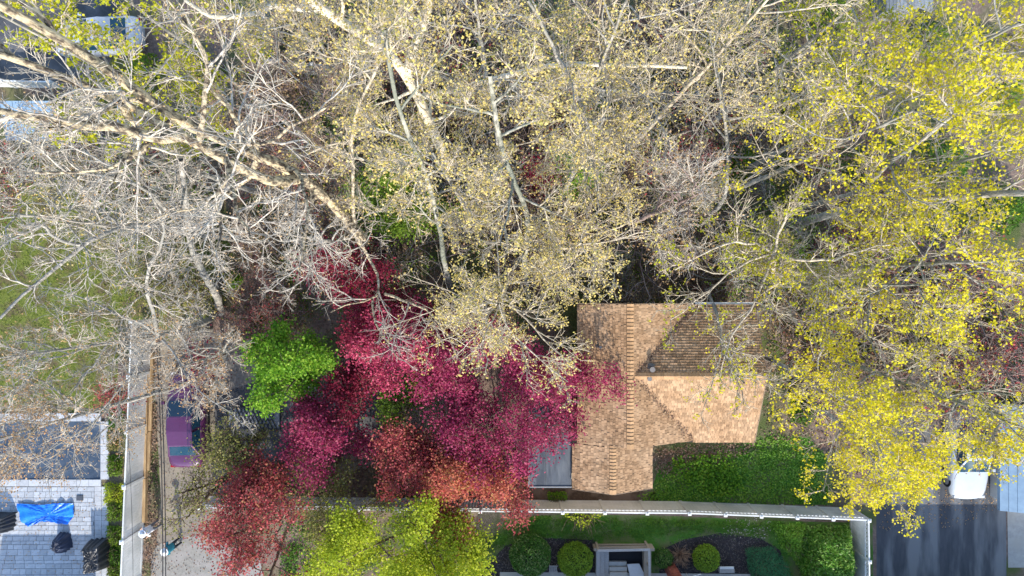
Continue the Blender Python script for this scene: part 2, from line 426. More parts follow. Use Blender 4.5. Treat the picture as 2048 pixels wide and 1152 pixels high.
def solid(name, V, F, m, parent): return link(name, py_mesh(name, V, F), m, parent)
def gable_shell(axis, a0, a1, c, zr, e0, z0, e1, z1, t=0.12):
    """closed prism under a gable roof; axis 'y': ridge runs in y at x=c"""
    prof = [(e0, z0), (c, zr), (e1, z1), (e1, z1 - t), (c, zr - t), (e0, z0 - t)]
    V = [((p[0], a, p[1]) if axis == 'y' else (a, p[0], p[1])) for a in (a0, a1) for p in prof]
    F = [[0, 1, 7, 6], [1, 2, 8, 7], [2, 3, 9, 8], [3, 4, 10, 9], [4, 5, 11, 10], [5, 0, 6, 11], [0, 5, 4, 1], [1, 4, 3, 2], [6, 7, 10, 11], [7, 8, 9, 10]]
    return V, F
roof = MB()
roof.add(*gable_shell('y', YN, YS, XR, ZR, XL, z_mainL(XL), XE, z_mainR(XE)))
roof.add(*gable_shell('x', XR, XW, YW, ZW, YWS, z_wing(YWS), YWN, z_wing(YWN)))
roof.add(*gable_shell('y', YS + 0.25, YF, XF, ZF, XFL, ZF - (XF - XFL) * SF, XFR, ZF - (XFR - XF) * SF))
roof_o = roof.build('roof', DECKING, house)
mb = MB()
for V in tabs_rest: mb.add(V, flip_if(V, TABF))
tag(mb.build('shingles', SHINGLE, roof_o), kind='stuff')
for V in tabs_f[:300]:
    o = MB().add(V, flip_if(V, TABF)).build('shingle', SHINGLE, roof_o)
if len(tabs_f) > 300:
    mb = MB()
    for V in tabs_f[300:]: mb.add(V, flip_if(V, TABF))
    tag(mb.build('shingles', SHINGLE, roof_o), kind='stuff')
# ridge caps: folded pieces, each laid over the one before
def ridge_cap(p, d, sl_):
    d = np.array(d, float); s = np.array([-d[1], d[0], 0])
    L, w, t = 0.21, 0.15, 0.045
    a, b = np.array(p), np.array(p) + d * L
    V = []
    for q, up in ((a, t + 0.014), (b, 0.010)):
        for k in (-1, 0, 1):
            V.append(q + s * k * w + np.array([0, 0, up + 0.016 - abs(k) * w * sl_]))
        for k in (1, 0, -1):
            V.append(q + s * k * w + np.array([0, 0, up - t + 0.010 - abs(k) * w * sl_]))
    F = [[0, 1, 7, 6], [1, 2, 8, 7], [2, 3, 9, 8], [5, 0, 6, 11], [0, 5, 4, 1], [1, 4, 3, 2]]
    return MB().add(V, flip_if(np.array(V), F)).build('ridge_cap', RIDGE, roof_o)
y = YS + 0.0
while y < YN - 0.1: ridge_cap((XR, y + .2, ZR + 0.012), (0, -1, 0), SM); y += 0.165
y = YF
while y < YS - 0.05: ridge_cap((XF, y + .2, ZF + 0.012), (0, -1, 0), SF); y += 0.150
x = XW
while x > XR + 0.3: ridge_cap((x, YW, ZW + 0.012), (-1, 0, 0), SW_); x -= 0.150
# drip edges, walls, flat roof
mb = MB()
for (a, b) in (((XL, YN, z_mainL(XL)), (XR, YN, ZR)), ((XR, YN, ZR), (XE, YN, z_mainR(XE))), ((XFL, YF, ZF - (XF - XFL) * SF), (XF, YF, ZF)), ((XF, YF, ZF), (XFR, YF, ZF - (XFR - XF) * SF)), ((XW, YWS, z_wing(YWS)), (XW, YW, ZW)), ((XW, YW, ZW), (XW, YWN, z_wing(YWN)))):
    o = 0.02 if a[1] == b[1] == YN else -0.02
    off = np.array((0, o, -0.06)) if a[1] == b[1] else np.array((0.02, 0, -0.06))
    MB().bar(np.array(a) + off, np.array(b) + off, 0.03, 0.15).build('rake_board', RAKE, house)
mb = MB(); mb.bar((XW - 0.02, YWN + 0.07, z_wing(YWN) - 0.06), (XE + 0.1, YWN + 0.07, z_wing(YWN) - 0.06), 0.11, 0.10)
mb.build('gutter', TRIM, house)
mb = MB()
mb.box(XL + 0.3, XE - 0.4, YS + 0.1, YN - 0.3, 0, 2.7)
mb.box(XE - 0.39, XW - 0.3, YWS + 0.3, YWN - 0.3, 0, 2.6)
mb.box(XFL + 0.25, XFR - 0.25, YF + 0.3, YS + 0.09, 0, 2.9)
mb.build('wall', SIDING, house)
for k in range(9):
    MB().box(XE - 0.1, XW - 0.28, YWN - 0.29, YWN - 0.275, 0.30 + k * 0.245, 0.53 + k * 0.245).build('siding_board', SIDING, house)
fr = MB().box(0.80, 2.72, YF + 0.02, -5.4, 2.70, 2.86).build('flat_roof', FLATROOF, house)
mb = MB(); mb.box(0.74, 0.80, YF - 0.02, -5.4, 2.66, 2.90); mb.box(0.80, 2.73, YF - 0.04, YF + 0.02, 2.66, 2.90)
mb.build('roof_edge', mat('edge_metal', (0.24, 0.25, 0.26), rough=0.5), fr)
MB().box(1.53, 1.56, YF + 0.03, -5.4, 2.861, 2.868).build('seam', mat('seam_dark', (0.07, 0.075, 0.08), rough=0.6), fr)
MB().box(0.95, 2.98, YF + 0.3, -5.5, 0, 2.69).build('wall', SIDING, house)
wi = MB().box(0.945, 0.96, -8.0, -6.9, 1.0, 2.2).build('window', TRIM, house)
MB().box(0.935, 0.944, -7.93, -6.97, 1.07, 2.13).build('pane', glass('pane_dark', (0.03, 0.04, 0.05)), wi)
def vent(x, y, z, h, r):
    mb = MB()
    mb.tube([(x, y, z - 0.1), (x, y, z + h)], r, 12)
    o = mb.build('vent_pipe', PIPE, house)
    mb = MB(); mb.tube([(x, y, z - 0.05), (x, y, z + 0.03)], [r * 2.6, r * 1.4], 12); mb.build('flashing', PIPE, o)
    mb = MB(); mb.tube([(x, y, z + h), (x, y, z + h + 0.03)], r * 1.2, 12); mb.build('cap', mat('vent_cap', (0.22, 0.20, 0.19), rough=0.6), o)
vx, vy, _ = P(1197, 692, 3.85); vent(vx, vy, z_mainL(vx), 0.75, 0.05)
vx, vy, _ = P(1298, 757, 4.2); vent(vx, vy, z_mainR(vx), 0.35, 0.085)
vx, vy, _ = P(1303, 738, 4.2); vent(vx, vy, max(z_mainR(vx), z_wing(vy)), 0.25, 0.10)

# ------------------------------------------------------------------ white vinyl fences
def fence(name_label, pts, hgt, spacing, lattice=True, cap=0.17, WHITE_VINYL=WHITE_VINYL):
    root = empty('fence', (*pts[0], 0))
    tag(root, name_label, 'fence')
    for (a, b) in zip(pts[:-1], pts[1:]):
        a, b = np.array((*a, 0.0)), np.array((*b, 0.0))
        L = np.linalg.norm(b - a); d = (b - a) / L
        n = max(1, round(L / spacing)); st = L / n
        for i in range(n + 1):
            if i == 0 and a[0] != pts[0][0]: continue
            q = a + d * i * st
            mb = MB(); mb.bar(q, q + np.array((0, 0, hgt + 0.08)), 0.127, 0.127, up=(d[0], d[1], 0)); po = mb.build('post', WHITE_VINYL, root)
            mb = MB(); c = q + np.array((0, 0, hgt + 0.08)); e = cap / 2
            mb.add([c + (-e, -e, 0), c + (e, -e, 0), c + (e, e, 0), c + (-e, e, 0), c + (-e, -e, .035), c + (e, -e, .035), c + (e, e, .035), c + (-e, e, .035), c + (0, 0, .09)],
                   [[3, 2, 1, 0], [0, 1, 5, 4], [1, 2, 6, 5], [2, 3, 7, 6], [3, 0, 4, 7], [4, 5, 8], [5, 6, 8], [6, 7, 8], [7, 4, 8]])
            mb.build('cap', WHITE_VINYL, po)
        for i in range(n):
            q0, q1 = a + d * (i * st + 0.066), a + d * ((i + 1) * st - 0.066)
            up = np.array((0, 0, 1.0))
            zt = hgt - (0.36 if lattice else 0.07)
            pw = np.linalg.norm(q1 - q0)
            nb = max(6, round(pw / 0.15)); bw = pw / nb
            mb = MB()
            for k in range(nb):
                c0 = q0 + d * (k * bw + bw / 2)
                mb.bar(c0 + up * 0.12, c0 + up * zt, bw - 0.007, 0.022, up=(-d[1], d[0], 0))
            po = mb.build('panel', WHITE_VINYL, root)
            MB().bar(q0 + up * 0.09, q1 + up * 0.09, 0.05, 0.14).build('bottom_rail', WHITE_VINYL, po)
            MB().bar(q0 + up * hgt, q1 + up * hgt, 0.06, 0.10).build('top_rail', WHITE_VINYL, po)
            if lattice:
                MB().bar(q0 + up * (zt + .02), q1 + up * (zt + .02), 0.05, 0.08).build('mid_rail', WHITE_VINYL, po)
                mb = MB(); z0, z1 = zt + 0.06, hgt - 0.05; hh = z1 - z0
                m_ = int(pw / 0.17)
                for k in range(m_):
                    u = k * pw / m_
                    if u + hh <= pw:
                        mb.bar(q0 + d * u + up * z0, q0 + d * (u + hh) + up * z1, 0.035, 0.012, up=(-d[1], d[0], 0.001))
                        off = np.array((-d[1], d[0], 0)) * 0.014
                        mb.bar(q0 + d * (u + hh) + up * z0 + off, q0 + d * u + up * z1 + off, 0.035, 0.012, up=(-d[1], d[0], 0.001))
                mb.build('lattice', WHITE_VINYL, po)
    return root

fence('long white vinyl fence with lattice top running below the tan roofed house',
      [gxy(432, 992), gxy(1040, 1000), gxy(1360, 1003), gxy(1700, 1016), gxy(1704, 1330)], 1.75, 1.83)
fence('tall white vinyl fence beside the brown timber border and purple car', [gxy(305, 640), gxy(283, 1160), gxy(280, 1260)], 1.83, 2.5, lattice=False, cap=0.20)
fence('weathered white fence half hidden behind twigs across the top of the photo', [gxy(556, 20 - 120), gxy(552, 142), gxy(1100, 196), gxy(1560, 214)], 1.7, 2.4, lattice=False, WHITE_VINYL=mat('weathered_vinyl', (0.50, 0.52, 0.53), (0.40, 0.41, 0.41), scale=2.5, rough=0.6, c3=(0.30, 0.32, 0.29), scale3=1.1))

# ------------------------------------------------------------------ timber border, cables, lattice shadow
TIMBER = mat('timber_brown', (0.33, 0.22, 0.11), (0.20, 0.13, 0.07), scale=5, rough=0.9, bump=0.01, stretch=(8, 0.7, 8), c3=(0.38, 0.27, 0.15), scale3=1.2, rnd=0.25)
tb = empty('timber_border', (*gxy(300, 860), 0)); tag(tb, 'long border of stacked brown timbers beside the white fence', 'timber wall')
for row, (xa, xb, z0, z1) in enumerate(((299, 292, 0.0, 0.28), (307, 299, 0.0, 0.16))):
    ya, yb = (690, 1042) if row == 0 else (705, 940)
    n = 4 if row == 0 else 3
    for k in range(n):
        a = np.array((*gxy(xa + (xb - xa) * k / n, ya + (yb - ya) * k / n), (z0 + z1) / 2)); b = np.array((*gxy(xa + (xb - xa) * (k + 1) / n, ya + (yb - ya) * (k + 1) / n), (z0 + z1) / 2))
        d = (b - a) / np.linalg.norm(b - a) * 0.012
        MB().bar(a + d, b - d + np.array((0.02 * (k % 2), 0, 0)), 0.155, z1 - z0).build('timber', TIMBER, tb, bevel=0.012)
CABLE = mat('cable_black', (0.012, 0.012, 0.014), (0.02, 0.02, 0.022), rough=0.5)
def cable(label, pts, r):
    mb = MB(); mb.tube(pts, r, 6); o = mb.build('overhead_cable', CABLE); tag(o, label, 'cable', 'overhead cables along the driveway'); return o
def cat_pts(a, b, sag, n=24):
    t = np.linspace(0, 1, n)[:, None]; q = a + (b - a) * t; q[:, 2] -= (4 * sag * t * (1 - t))[:, 0]; return q
cable('black overhead cable nearer the white fence, one of a close pair', cat_pts(P(308, 600, 5.6), P(325, 1240, 5.0), 0.25), 0.022)
cable('black overhead cable nearer the purple car, one of a close pair', cat_pts(P(313, 600, 5.6), P(331, 1240, 5.0), 0.25), 0.022)
cable('thin black wire hanging above the white fence panels', cat_pts(P(236, 640, 4.2), P(266, 1240, 4.0), 0.35), 0.010)

LATT = mat('lattice_shade', (0.05, 0.055, 0.065), (0.035, 0.04, 0.05), rough=0.7)  # modelled strips stand in for lattice shadow, pale backing for the sunlit gaps
la = empty('lattice_shadow', (*gxy(505, 835), 0)); tag(la, 'diamond pattern standing in for sun through a lattice on the dark asphalt beside the green tree', 'shadow_lattice')
x0, y0 = gxy(458, 856); x1, y1 = gxy(560, 816)
MB().box(x0, x1, y0, y1, 0.014, 0.05).build('sunlit_backing', mat('sunlit_grey', (0.30, 0.31, 0.33), (0.24, 0.25, 0.27), rough=0.8), la)
mb = MB(); hh = y1 - y0; k = 0
for i in range(-8, 22):
    for sgn, zz in ((1, 0.062), (-1, 0.080)):
        ua = x0 + i * 0.19 + (0 if sgn > 0 else hh * 0.5); ub = ua + sgn * hh * 0.5
        if min(ua, ub) < x0 or max(ua, ub) > x1: continue
        mb.bar((ua, y0, zz), (ub, y1, zz), 0.05, 0.016)
mb.build('lattice', LATT, la)
mb = MB(); mb.box(x0 - .05, x1 + .05, y0 - .06, y0, 0.014, .10); mb.box(x0 - .05, x1 + .05, y1, y1 + .06, 0.014, .10); mb.box(x0 - .05, x0, y0, y1, .014, .10); mb.box(x1, x1 + .05, y0, y1, .014, .10)
mb.build('lattice_shade_edge', LATT, la)

# ------------------------------------------------------------------ pool, patio, covered furniture
POOL = mat('pool_cover_navy', (0.022, 0.04, 0.07), (0.07, 0.095, 0.13), scale=1.4, rough=0.45, spec=0.4, bump=0.03, bscale=3)
COPING = mat('coping_stone', (0.46, 0.47, 0.48), (0.38, 0.39, 0.41), scale=7, rough=0.85, rnd=0.12)
PAVER = mat('paver_grey', (0.44, 0.46, 0.48), (0.36, 0.38, 0.41), scale=9, rough=0.85, bump=0.006, bscale=60, rnd=0.16)
JOINT = mat('joint_sand', (0.16, 0.16, 0.165), (0.12, 0.12, 0.125), rough=1)
px0, _ = gxy(-300, 0); pxe, pyt = gxy(203, 842); _, pyb = gxy(0, 958)
pool = empty('swimming_pool', (-22, -8, 0)); tag(pool, 'swimming pool under a dark navy cover with grey stone coping', 'pool')
xs = np.linspace(px0, pxe, 40); ys = np.linspace(pyb, pyt, 16)
V = np.array([(x, y, 0.05 + 0.02 * math.sin(x * 2.1 + y) - 0.03 * math.sin(math.pi * (y - pyb) / (pyt - pyb))) for y in ys for x in xs])
F = np.array([[j * 40 + i, j * 40 + i + 1, (j + 1) * 40 + i + 1, (j + 1) * 40 + i] for j in range(15) for i in range(39)])
link('cover', np_mesh('cover', V, F, True), POOL, pool)
for k in range(7):
    q = pyb + (pyt - pyb) * k / 7
    MB().box(pxe + .005, pxe + 0.42, q + .006, q + (pyt - pyb) / 7 - .006, 0.0, 0.10).build('coping_stone', COPING, pool, bevel=0.01)
x = px0
while x < pxe:
    MB().box(x + .005, min(x + 0.6, pxe + .42) - .005, pyt + .005, pyt + 0.40, 0.0, 0.10).build('coping_stone', COPING, pool, bevel=0.01)
    MB().box(x + .005, min(x + 0.6, pxe + .42) - .005, pyb - 0.34, pyb - .005, 0.0, 0.10).build('coping_stone', COPING, pool, bevel=0.01)
    x += 0.6
PT0 = pyb - 0.36
patio = sheet('patio', [(px0, PT0), (gxy(219, 0)[0], PT0), (gxy(217, 0)[0], -17), (px0, -17)], 0.010, JOINT, 'patio of pale blue-grey stone pavers around the tarp', px=False)
protos = {}
def paver(x0_, y0_, w, h):
    key = (round(w, 3), round(h, 3))
    if key not in protos:
        bm = bmesh.new()
        bmesh.ops.create_cube(bm, size=1)
        for v in bm.verts: v.co.x *= w - 0.012; v.co.y *= h - 0.012; v.co.z *= 0.04
        bmesh.ops.bevel(bm, geom=[e for e in bm.edges if all(v.co.z > 0 for v in e.verts)], offset=0.008, segments=1, affect='EDGES')
        me = bpy.data.meshes.new('paver'); bm.to_mesh(me); bm.free(); me.materials.append(PAVER); protos[key] = me
    o = bpy.data.objects.new('paver', protos[key]); COL.objects.link(o); o.parent = patio
    o.location = (x0_ + w / 2, y0_ + h / 2, 0.030 + random.uniform(-.003, .003))
xe = gxy(190, 0)[0]; yb_ = -14.7
y = PT0 - 0.02; row = 0
nbp = 0
rest = MB()
while y > yb_ - 0.3:
    h = (0.24, 0.30, 0.24, 0.18)[row % 4]
    x = -25.9 - random.uniform(0, .4)
    while x < xe - 0.1:
        w = random.choice((0.36, 0.45, 0.54, 0.30))
        w2 = min(w, xe - x)
        if x > -26 and nbp < 285 and w2 > 0.12: paver(x, y - h, round(w2, 2), h); nbp += 1
        elif w2 > 0.05: rest.box(x + .006, x + w2 - .006, y - h + .006, y - .006, 0.012, 0.05)
        x += w
    y -= h; row += 1
if rest.V: tag(rest.build('pavers', PAVER, patio), kind='stuff')
y = PT0
while y > yb_:
    for x in (xe + 0.01, xe + 0.36): MB().box(x + .004, x + 0.34, y - 0.24, y - .008, 0.012, 0.056).build('border_paver', COPING, patio)
    y -= 0.24

def cloth_lump(name, label, cat, m, foot, hgt, seed, crumple=0.05, n=26, flat=False, top=0.6):
    """a cover or tarp draped over something: foot is its outline on the ground"""
    r = np.random.default_rng(seed)
    foot = np.array(foot, float); c = foot.mean(0)
    k = len(foot)
    t = np.linspace(0, k, 64, endpoint=False)
    i = t.astype(int); f = (t - i)[:, None]
    ring = foot[i] * (1 - f) + foot[(i + 1) % k] * f
    rows = []
    for j in range(n + 1):
        s = j / n
        q = c + (ring - c) * s
        rr = s
        z = hgt * (1 - np.clip((rr - top) / (1 - top), 0, 1) ** 1.5) if not flat else hgt
        ang = np.arange(64) * 2 * np.pi / 64
        fold = np.sin(ang * 9 + seed + 3 * np.sin(ang * 2 + seed)) * 0.5 + np.sin(ang * 17 + seed * 2 + s * 4) * 0.5
        zz = z + crumple * fold * s * (1.0 if flat else (1 - s) * 2.0 + .1) + crumple * 0.6 * r.normal(0, .35, 64) * min(1, s * 3)
        q = q + (ring - c) * (0.05 * fold[:, None] * s * s * (0.5 if flat else 1.6))
        rows.append(np.column_stack([q, np.maximum(zz, 0.06)]))
    V = np.concatenate(rows)
    F = np.array([[j * 64 + a, j * 64 + (a + 1) % 64, (j + 1) * 64 + (a + 1) % 64, (j + 1) * 64 + a] for j in range(n) for a in range(64)])
    me = np_mesh(name, V, F[:, ::-1], not flat)
    o = link(name, me, m); tag(o, label, cat)
    return o
TARP = mat('tarp_blue', (0.012, 0.16, 0.72), (0.02, 0.24, 0.85), scale=4, rough=0.32, spec=0.5, bump=0.015, bscale=9)
BLACKC = mat('cover_black', (0.018, 0.02, 0.025), (0.03, 0.032, 0.038), scale=4, rough=0.38, spec=0.5, bump=0.02, bscale=7)
NAVYC = mat('cover_navy', (0.014, 0.022, 0.05), (0.02, 0.03, 0.065), scale=4, rough=0.45, spec=0.5, bump=0.02, bscale=7)
cloth_lump('tarp', 'crumpled bright blue tarp spread on the patio pavers', 'tarp', TARP, [gxy(37, 1005), gxy(90, 1008), (gxy(120, 1004)), gxy(150, 1005), gxy(152, 1030), gxy(140, 1046), gxy(112, 1043), gxy(90, 1040), gxy(62, 1051), gxy(50, 1045)], 0.16, 3, 0.07, flat=True)
cloth_lump('covered_grill', 'black covered grill at the edge of the patio', 'grill cover', BLACKC, [gxy(186, 1078), gxy(224, 1072), gxy(226, 1128), gxy(190, 1140)], 1.05, 5, 0.10, top=0.75)
cloth_lump('covered_chair', 'small navy covered chair alone on the patio', 'chair cover', NAVYC, [gxy(122, 1062), gxy(143, 1066), gxy(148, 1092), gxy(132, 1104), gxy(118, 1096), gxy(116, 1076)], 0.75, 8, 0.08, top=0.5)
cloth_lump('covered_table', 'dark covered table cut off by the photo edge beside the blue tarp', 'table cover', BLACKC, [gxy(-60, 1020), gxy(36, 1024), gxy(28, 1062), gxy(-70, 1066)], 0.75, 11, 0.08, top=0.7)
pl = empty('stepping_slab', (*gxy(162, 995), 0)); tag(pl, 'small dark slab next to the blue tarp corner', 'slab')
MB().box(*gxy(155, 0)[:1], gxy(168, 0)[0], gxy(0, 1000)[1], gxy(0, 990)[1], 0.05, 0.10).build('slab_top', mat('slate', (0.07, 0.08, 0.10), rough=0.7), pl, bevel=0.01)

# ------------------------------------------------------------------ cars
def car(label, loc, rz, paint, L=4.75, W=1.82, pano=False, name='car'):
    root = empty(name, loc, rz); tag(root, label, 'car')
    inv = []
    def part(n_, mb_, m_, par=root, **k):
        o = mb_.build(n_, m_, None, **k); o.parent = par; return o
    h = L / 2
    # lower body: stations from the front (y=+h) to the back
    st = [(h, .34, .40, .52), (h - .04, .54, .33, .57), (h - .12, .69, .26, .63), (h - .26, .79, .22, .69), (h - .50, .86, .2, .75), (h - 1.0, .90, .2, .84), (h - 1.45, .91, .2, .92), (0.2, .91, .2, .95), (-.8, .91, .2, .96), (-h + 1.15, .90, .2, .97), (-h + .6, .88, .22, .955), (-h + .34, .85, .24, .935), (-h + .17, .79, .28, .90), (-h + .07, .68, .34, .84), (-h + .02, .54, .38, .78), (-h, .36, .42, .72)]
    rows = []
    for (y, w, z0, z1) in st:
        w = w * W / 1.82
        rows.append([(-w * .88, y, z0), (-w, y, z0 + .18), (-w, y, z0 + (z1 - z0) * .62), (-w * .93, y, z1 - .07), (-w * .80, y, z1 - .012), (-w * .4, y, z1 + .018), (0, y, z1 + .025),
                     (w * .4, y, z1 + .018), (w * .80, y, z1 - .012), (w * .93, y, z1 - .07), (w, y, z0 + (z1 - z0) * .62), (w, y, z0 + .18), (w * .88, y, z0)])
    V = np.array(rows).reshape(-1, 3); k = 13
    F = [[j * k + i, j * k + i + 1, (j + 1) * k + i + 1, (j + 1) * k + i] for j in range(len(st) - 1) for i in range(k - 1)]
    F += [list(range(k))[::-1], [(len(st) - 1) * k + i for i in range(k)]]
    F += [[j * k + k - 1, j * k, (j + 1) * k, (j + 1) * k + k - 1] for j in range(len(st) - 1)]
    part('body', MB().add(V, F), paint, smooth=True)
    # cabin
    cb = [(h - 1.42, .80, .90), (-h + .62, .78, .94)]       # base front / back
    ct = [(h - 2.15, .60, 1.42), (-h + 1.20, .58, 1.40)]    # roof front / back
    wm = W / 1.82
    B = [np.array((-cb[0][1] * wm, cb[0][0], cb[0][2])), np.array((cb[0][1] * wm, cb[0][0], cb[0][2])), np.array((cb[1][1] * wm, cb[1][0], cb[1][2])), np.array((-cb[1][1] * wm, cb[1][0], cb[1][2]))]
    T = [np.array((-ct[0][1] * wm, ct[0][0], ct[0][2])), np.array((ct[0][1] * wm, ct[0][0], ct[0][2])), np.array((ct[1][1] * wm, ct[1][0], ct[1][2])), np.array((-ct[1][1] * wm, ct[1][0], ct[1][2]))]
    ymid = (ct[0][0] + ct[1][0]) / 2
    TM = [np.array((.62 * wm, ymid, 1.47)), np.array((-.62 * wm, ymid, 1.47))]
    part('cabin', MB().add(B + T + TM, [[0, 4, 5, 1][::-1], [1, 5, 8, 6, 2][::-1], [2, 6, 7, 3][::-1], [3, 7, 9, 4, 0][::-1], [4, 5, 8, 9], [9, 8, 6, 7], [3, 2, 1, 0][::-1]]), paint, bevel=0.03, smooth=False)
    gl = glass('car_glass', (0.012, 0.048, 0.085))  # blue base colour carries some of the sky's reflection
    def pane(n_, q, ins, off):
        q = [np.array(v) for v in q]; c = sum(q) / len(q)
        nn = np.cross(q[1] - q[0], q[2] - q[1]); nn = nn / np.linalg.norm(nn)
        if np.dot(nn, c - np.array((0, 0, .9))) < 0: nn = -nn
        V = [c + (v - c) * ins + nn * off for v in q] + [c + (v - c) * ins - nn * 0.01 for v in q]
        part(n_, MB().add(V, [[0, 1, 2, 3], [0, 4, 5, 1], [1, 5, 6, 2], [2, 6, 7, 3], [3, 7, 4, 0]]), gl)
    pane('windshield', [B[0], B[1], T[1], T[0]], .90, .012)
    pane('rear_window', [B[2], B[3], T[3], T[2]], .88, .012)
    for s_, (b0, b1, t0, t1) in ((1, (B[1], B[2], T[1], T[2])), (-1, (B[0], B[3], T[0], T[3]))):
        bm_, tm_ = (b0 + b1) / 2, (t0 + t1) / 2 + np.array((0.02 * s_, 0, .05))
        pane('side_window', [b0, bm_, tm_, t0], .86, .014)
        pane('side_window', [bm_, b1, t1, tm_], .86, .014)
        part('mirror', MB().box(min(s_ * .93, s_ * 1.08) * wm, max(s_ * .93, s_ * 1.08) * wm, h - 1.62, h - 1.46, .86, .99), paint, bevel=.02)
        part('headlight', MB().box(min(s_ * .45, s_ * .80) * wm, max(s_ * .45, s_ * .72) * wm, h - .22, h - .09, .54, .635), glass('lamp_glass', (.6, .6, .62)), bevel=.02)
        part('tail_light', MB().box(min(s_ * .45, s_ * .78) * wm, max(s_ * .45, s_ * .72) * wm, -h + .03, -h + .14, .64, .78), glass('lamp_red', (.3, .01, .01)), bevel=.02)
        for yy in (h - .88, -h + .92):
            mb = MB(); mb.tube([(s_ * .66 * wm, yy, .32), (s_ * .895 * wm, yy, .32)], .32, 20); w_ = part('wheel', mb, mat('tyre', (.02, .02, .02), rough=.9))
            mb = MB(); mb.tube([(s_ * .87 * wm, yy, .32), (s_ * .905 * wm, yy, .32)], .20, 16); part('rim', mb, mat('rim_metal', (.45, .45, .46), rough=.35, metal=.8), w_)
    if pano:
        part('sunroof', MB().box(-.44 * wm, .44 * wm, ct[1][0] + .12, ct[0][0] - .12, 1.455, 1.485), gl)
    return root
def paintmat(name, c):
    m = mat(name, c, tuple(x * .9 for x in c), scale=2, rough=.28, spec=.5); m.node_tree.nodes['Principled BSDF'].inputs['Coat Weight'].default_value = .7; return m
x_, y_ = gxy(386, 832)
car('purple sedan parked on the driveway below bare branches', (x_, y_ , 0.01), 0.02, paintmat('paint_purple', (0.095, 0.022, 0.085)))
x_, y_ = gxy(1920, 902)
car('white car with dark glass roof beneath the yellow flowering trees', (x_, y_, 0.01), math.pi, paintmat('paint_white', (0.50, 0.54, 0.58)), L=4.5, pano=True)
x_, y_ = gxy(212, 82)
car('white car glimpsed behind the big trunk in the upper corner', (x_, y_, 0.01), math.pi / 2 + .06, paintmat('paint_white2', (0.42, 0.45, 0.49)), L=4.4)

# ------------------------------------------------------------------ small buildings at the edges
BLUEROOF = mat('roof_pale_blue', (0.24, 0.35, 0.46), (0.19, 0.28, 0.38), scale=3, rough=0.5)
GREYROOF = mat('roof_grey', (0.25, 0.27, 0.29), (0.19, 0.21, 0.23), scale=10, rough=0.9, rnd=.2)
sh = empty('shed', (*gxy(110, 262), 0)); tag(sh, 'garden shed with pale blue ribbed roof beneath the big grey limbs', 'shed')
x0, y1 = gxy(70, 228); x1, y0 = gxy(166, 298)
MB().box(x0 + .1, x1 - .1, y0 + .1, y1 - .1, 0, 1.9).build('wall', TRIM, sh)
for k in range(8):
    a, b = x0 + (x1 - x0) * k / 8, x0 + (x1 - x0) * (k + 1) / 8
    MB().add([(a + .01, y0, 1.92), (b - .01, y0, 1.92), (b - .01, y1, 2.35), (a + .01, y1, 2.35), (a + .01, y0, 1.96), (b - .01, y0, 1.96), (b - .01, y1, 2.39), (a + .01, y1, 2.39)], BOXF.tolist()).build('roof_panel', BLUEROOF, sh)
MB().box(x0 + .4, x0 + 1.2, y0 + .07, y0 + .1, .1, 1.8).build('door', GREYROOF, sh)
tbx = empty('garden_table', (*gxy(195, 275), 0)); tag(tbx, 'low weathered garden table beside the pale blue shed', 'table')
x0, y1 = gxy(178, 262); x1, y0 = gxy(222, 290)
for k in range(5):
    a = y0 + (y1 - y0) * k / 5
    MB().box(x0, x1, a + .01, a + (y1 - y0) / 5 - .01, .68, .72).build('plank', mat('wood_weathered', (.26, .22, .19), (.2, .17, .15), stretch=(1, 8, 8), rough=.9), tbx)
for sx in (x0 + .05, x1 - .11):
    for sy in (y0 + .05, y1 - .11): MB().box(sx, sx + .06, sy, sy + .06, 0, .678).build('leg', mat('wood_weathered', (.26, .22, .19)), tbx)
fence('short white picket run beside the garden table', [gxy(262, 214), gxy(262, 262)], 1.1, 1.2, lattice=False, cap=.14)
fence('low white rail fence at the upper left edge under yellow-green buds', [gxy(-60, 172), gxy(128, 176)], 1.0, 2.3, lattice=False, cap=.14)

def hip_house(label, x0, x1, y0, y1, ez, rz_, axis, roofm, wallm, n=14):
    ho = empty('house', ((x0 + x1) / 2, (y0 + y1) / 2, 0)); tag(ho, label, 'house')
    MB().box(x0 + .35, x1 - .35, y0 + .35, y1 - .35, 0, ez - .02).build('wall', wallm, ho)
    c = (x0 + x1) / 2 if axis == 'y' else (y0 + y1) / 2
    V, F = gable_shell(axis, y0 if axis == 'y' else x0, y1 if axis == 'y' else x1, c, rz_, x0 if axis == 'y' else y0, ez, x1 if axis == 'y' else y1, ez, .15)
    ro = MB().add(V, F).build('roof', roofm, ho)
    half = (x1 - x0) / 2 if axis == 'y' else (y1 - y0) / 2
    for s_ in (-1, 1):
        for k in range(n):
            f0, f1 = k / n, (k + 1) / n
            h0, h1 = ez + (rz_ - ez) * f0, ez + (rz_ - ez) * f1
            u0, u1 = c + s_ * half * (1 - f0), c + s_ * half * (1 - f1)
            if axis == 'y': q = [(u0, y0, h0), (u0, y1, h0), (u1, y1, h1), (u1, y0, h1)]
            else: q = [(x0, u0, h0), (x1, u0, h0), (x1, u1, h1), (x0, u1, h1)]
            V = [np.array(v) + (0, 0, .03) for v in q[:2]] + [np.array(v) + (0, 0, .008) for v in q[2:]]
            V2 = [np.array(v) + (0, 0, -.01) for v in q[:2]]
            V = V + V2
            MB().add(V, flip_if(np.array(V), [[0, 1, 2, 3], [0, 4, 5, 1]])).build('roof_course', roofm, ro)
    return ho
hip_house('low grey blue roofed outbuilding at the right edge by the white car', 23.55, 30.0, -10.75, -5.6, 1.15, 2.6, 'y', BLUEROOF, TRIM, 10)
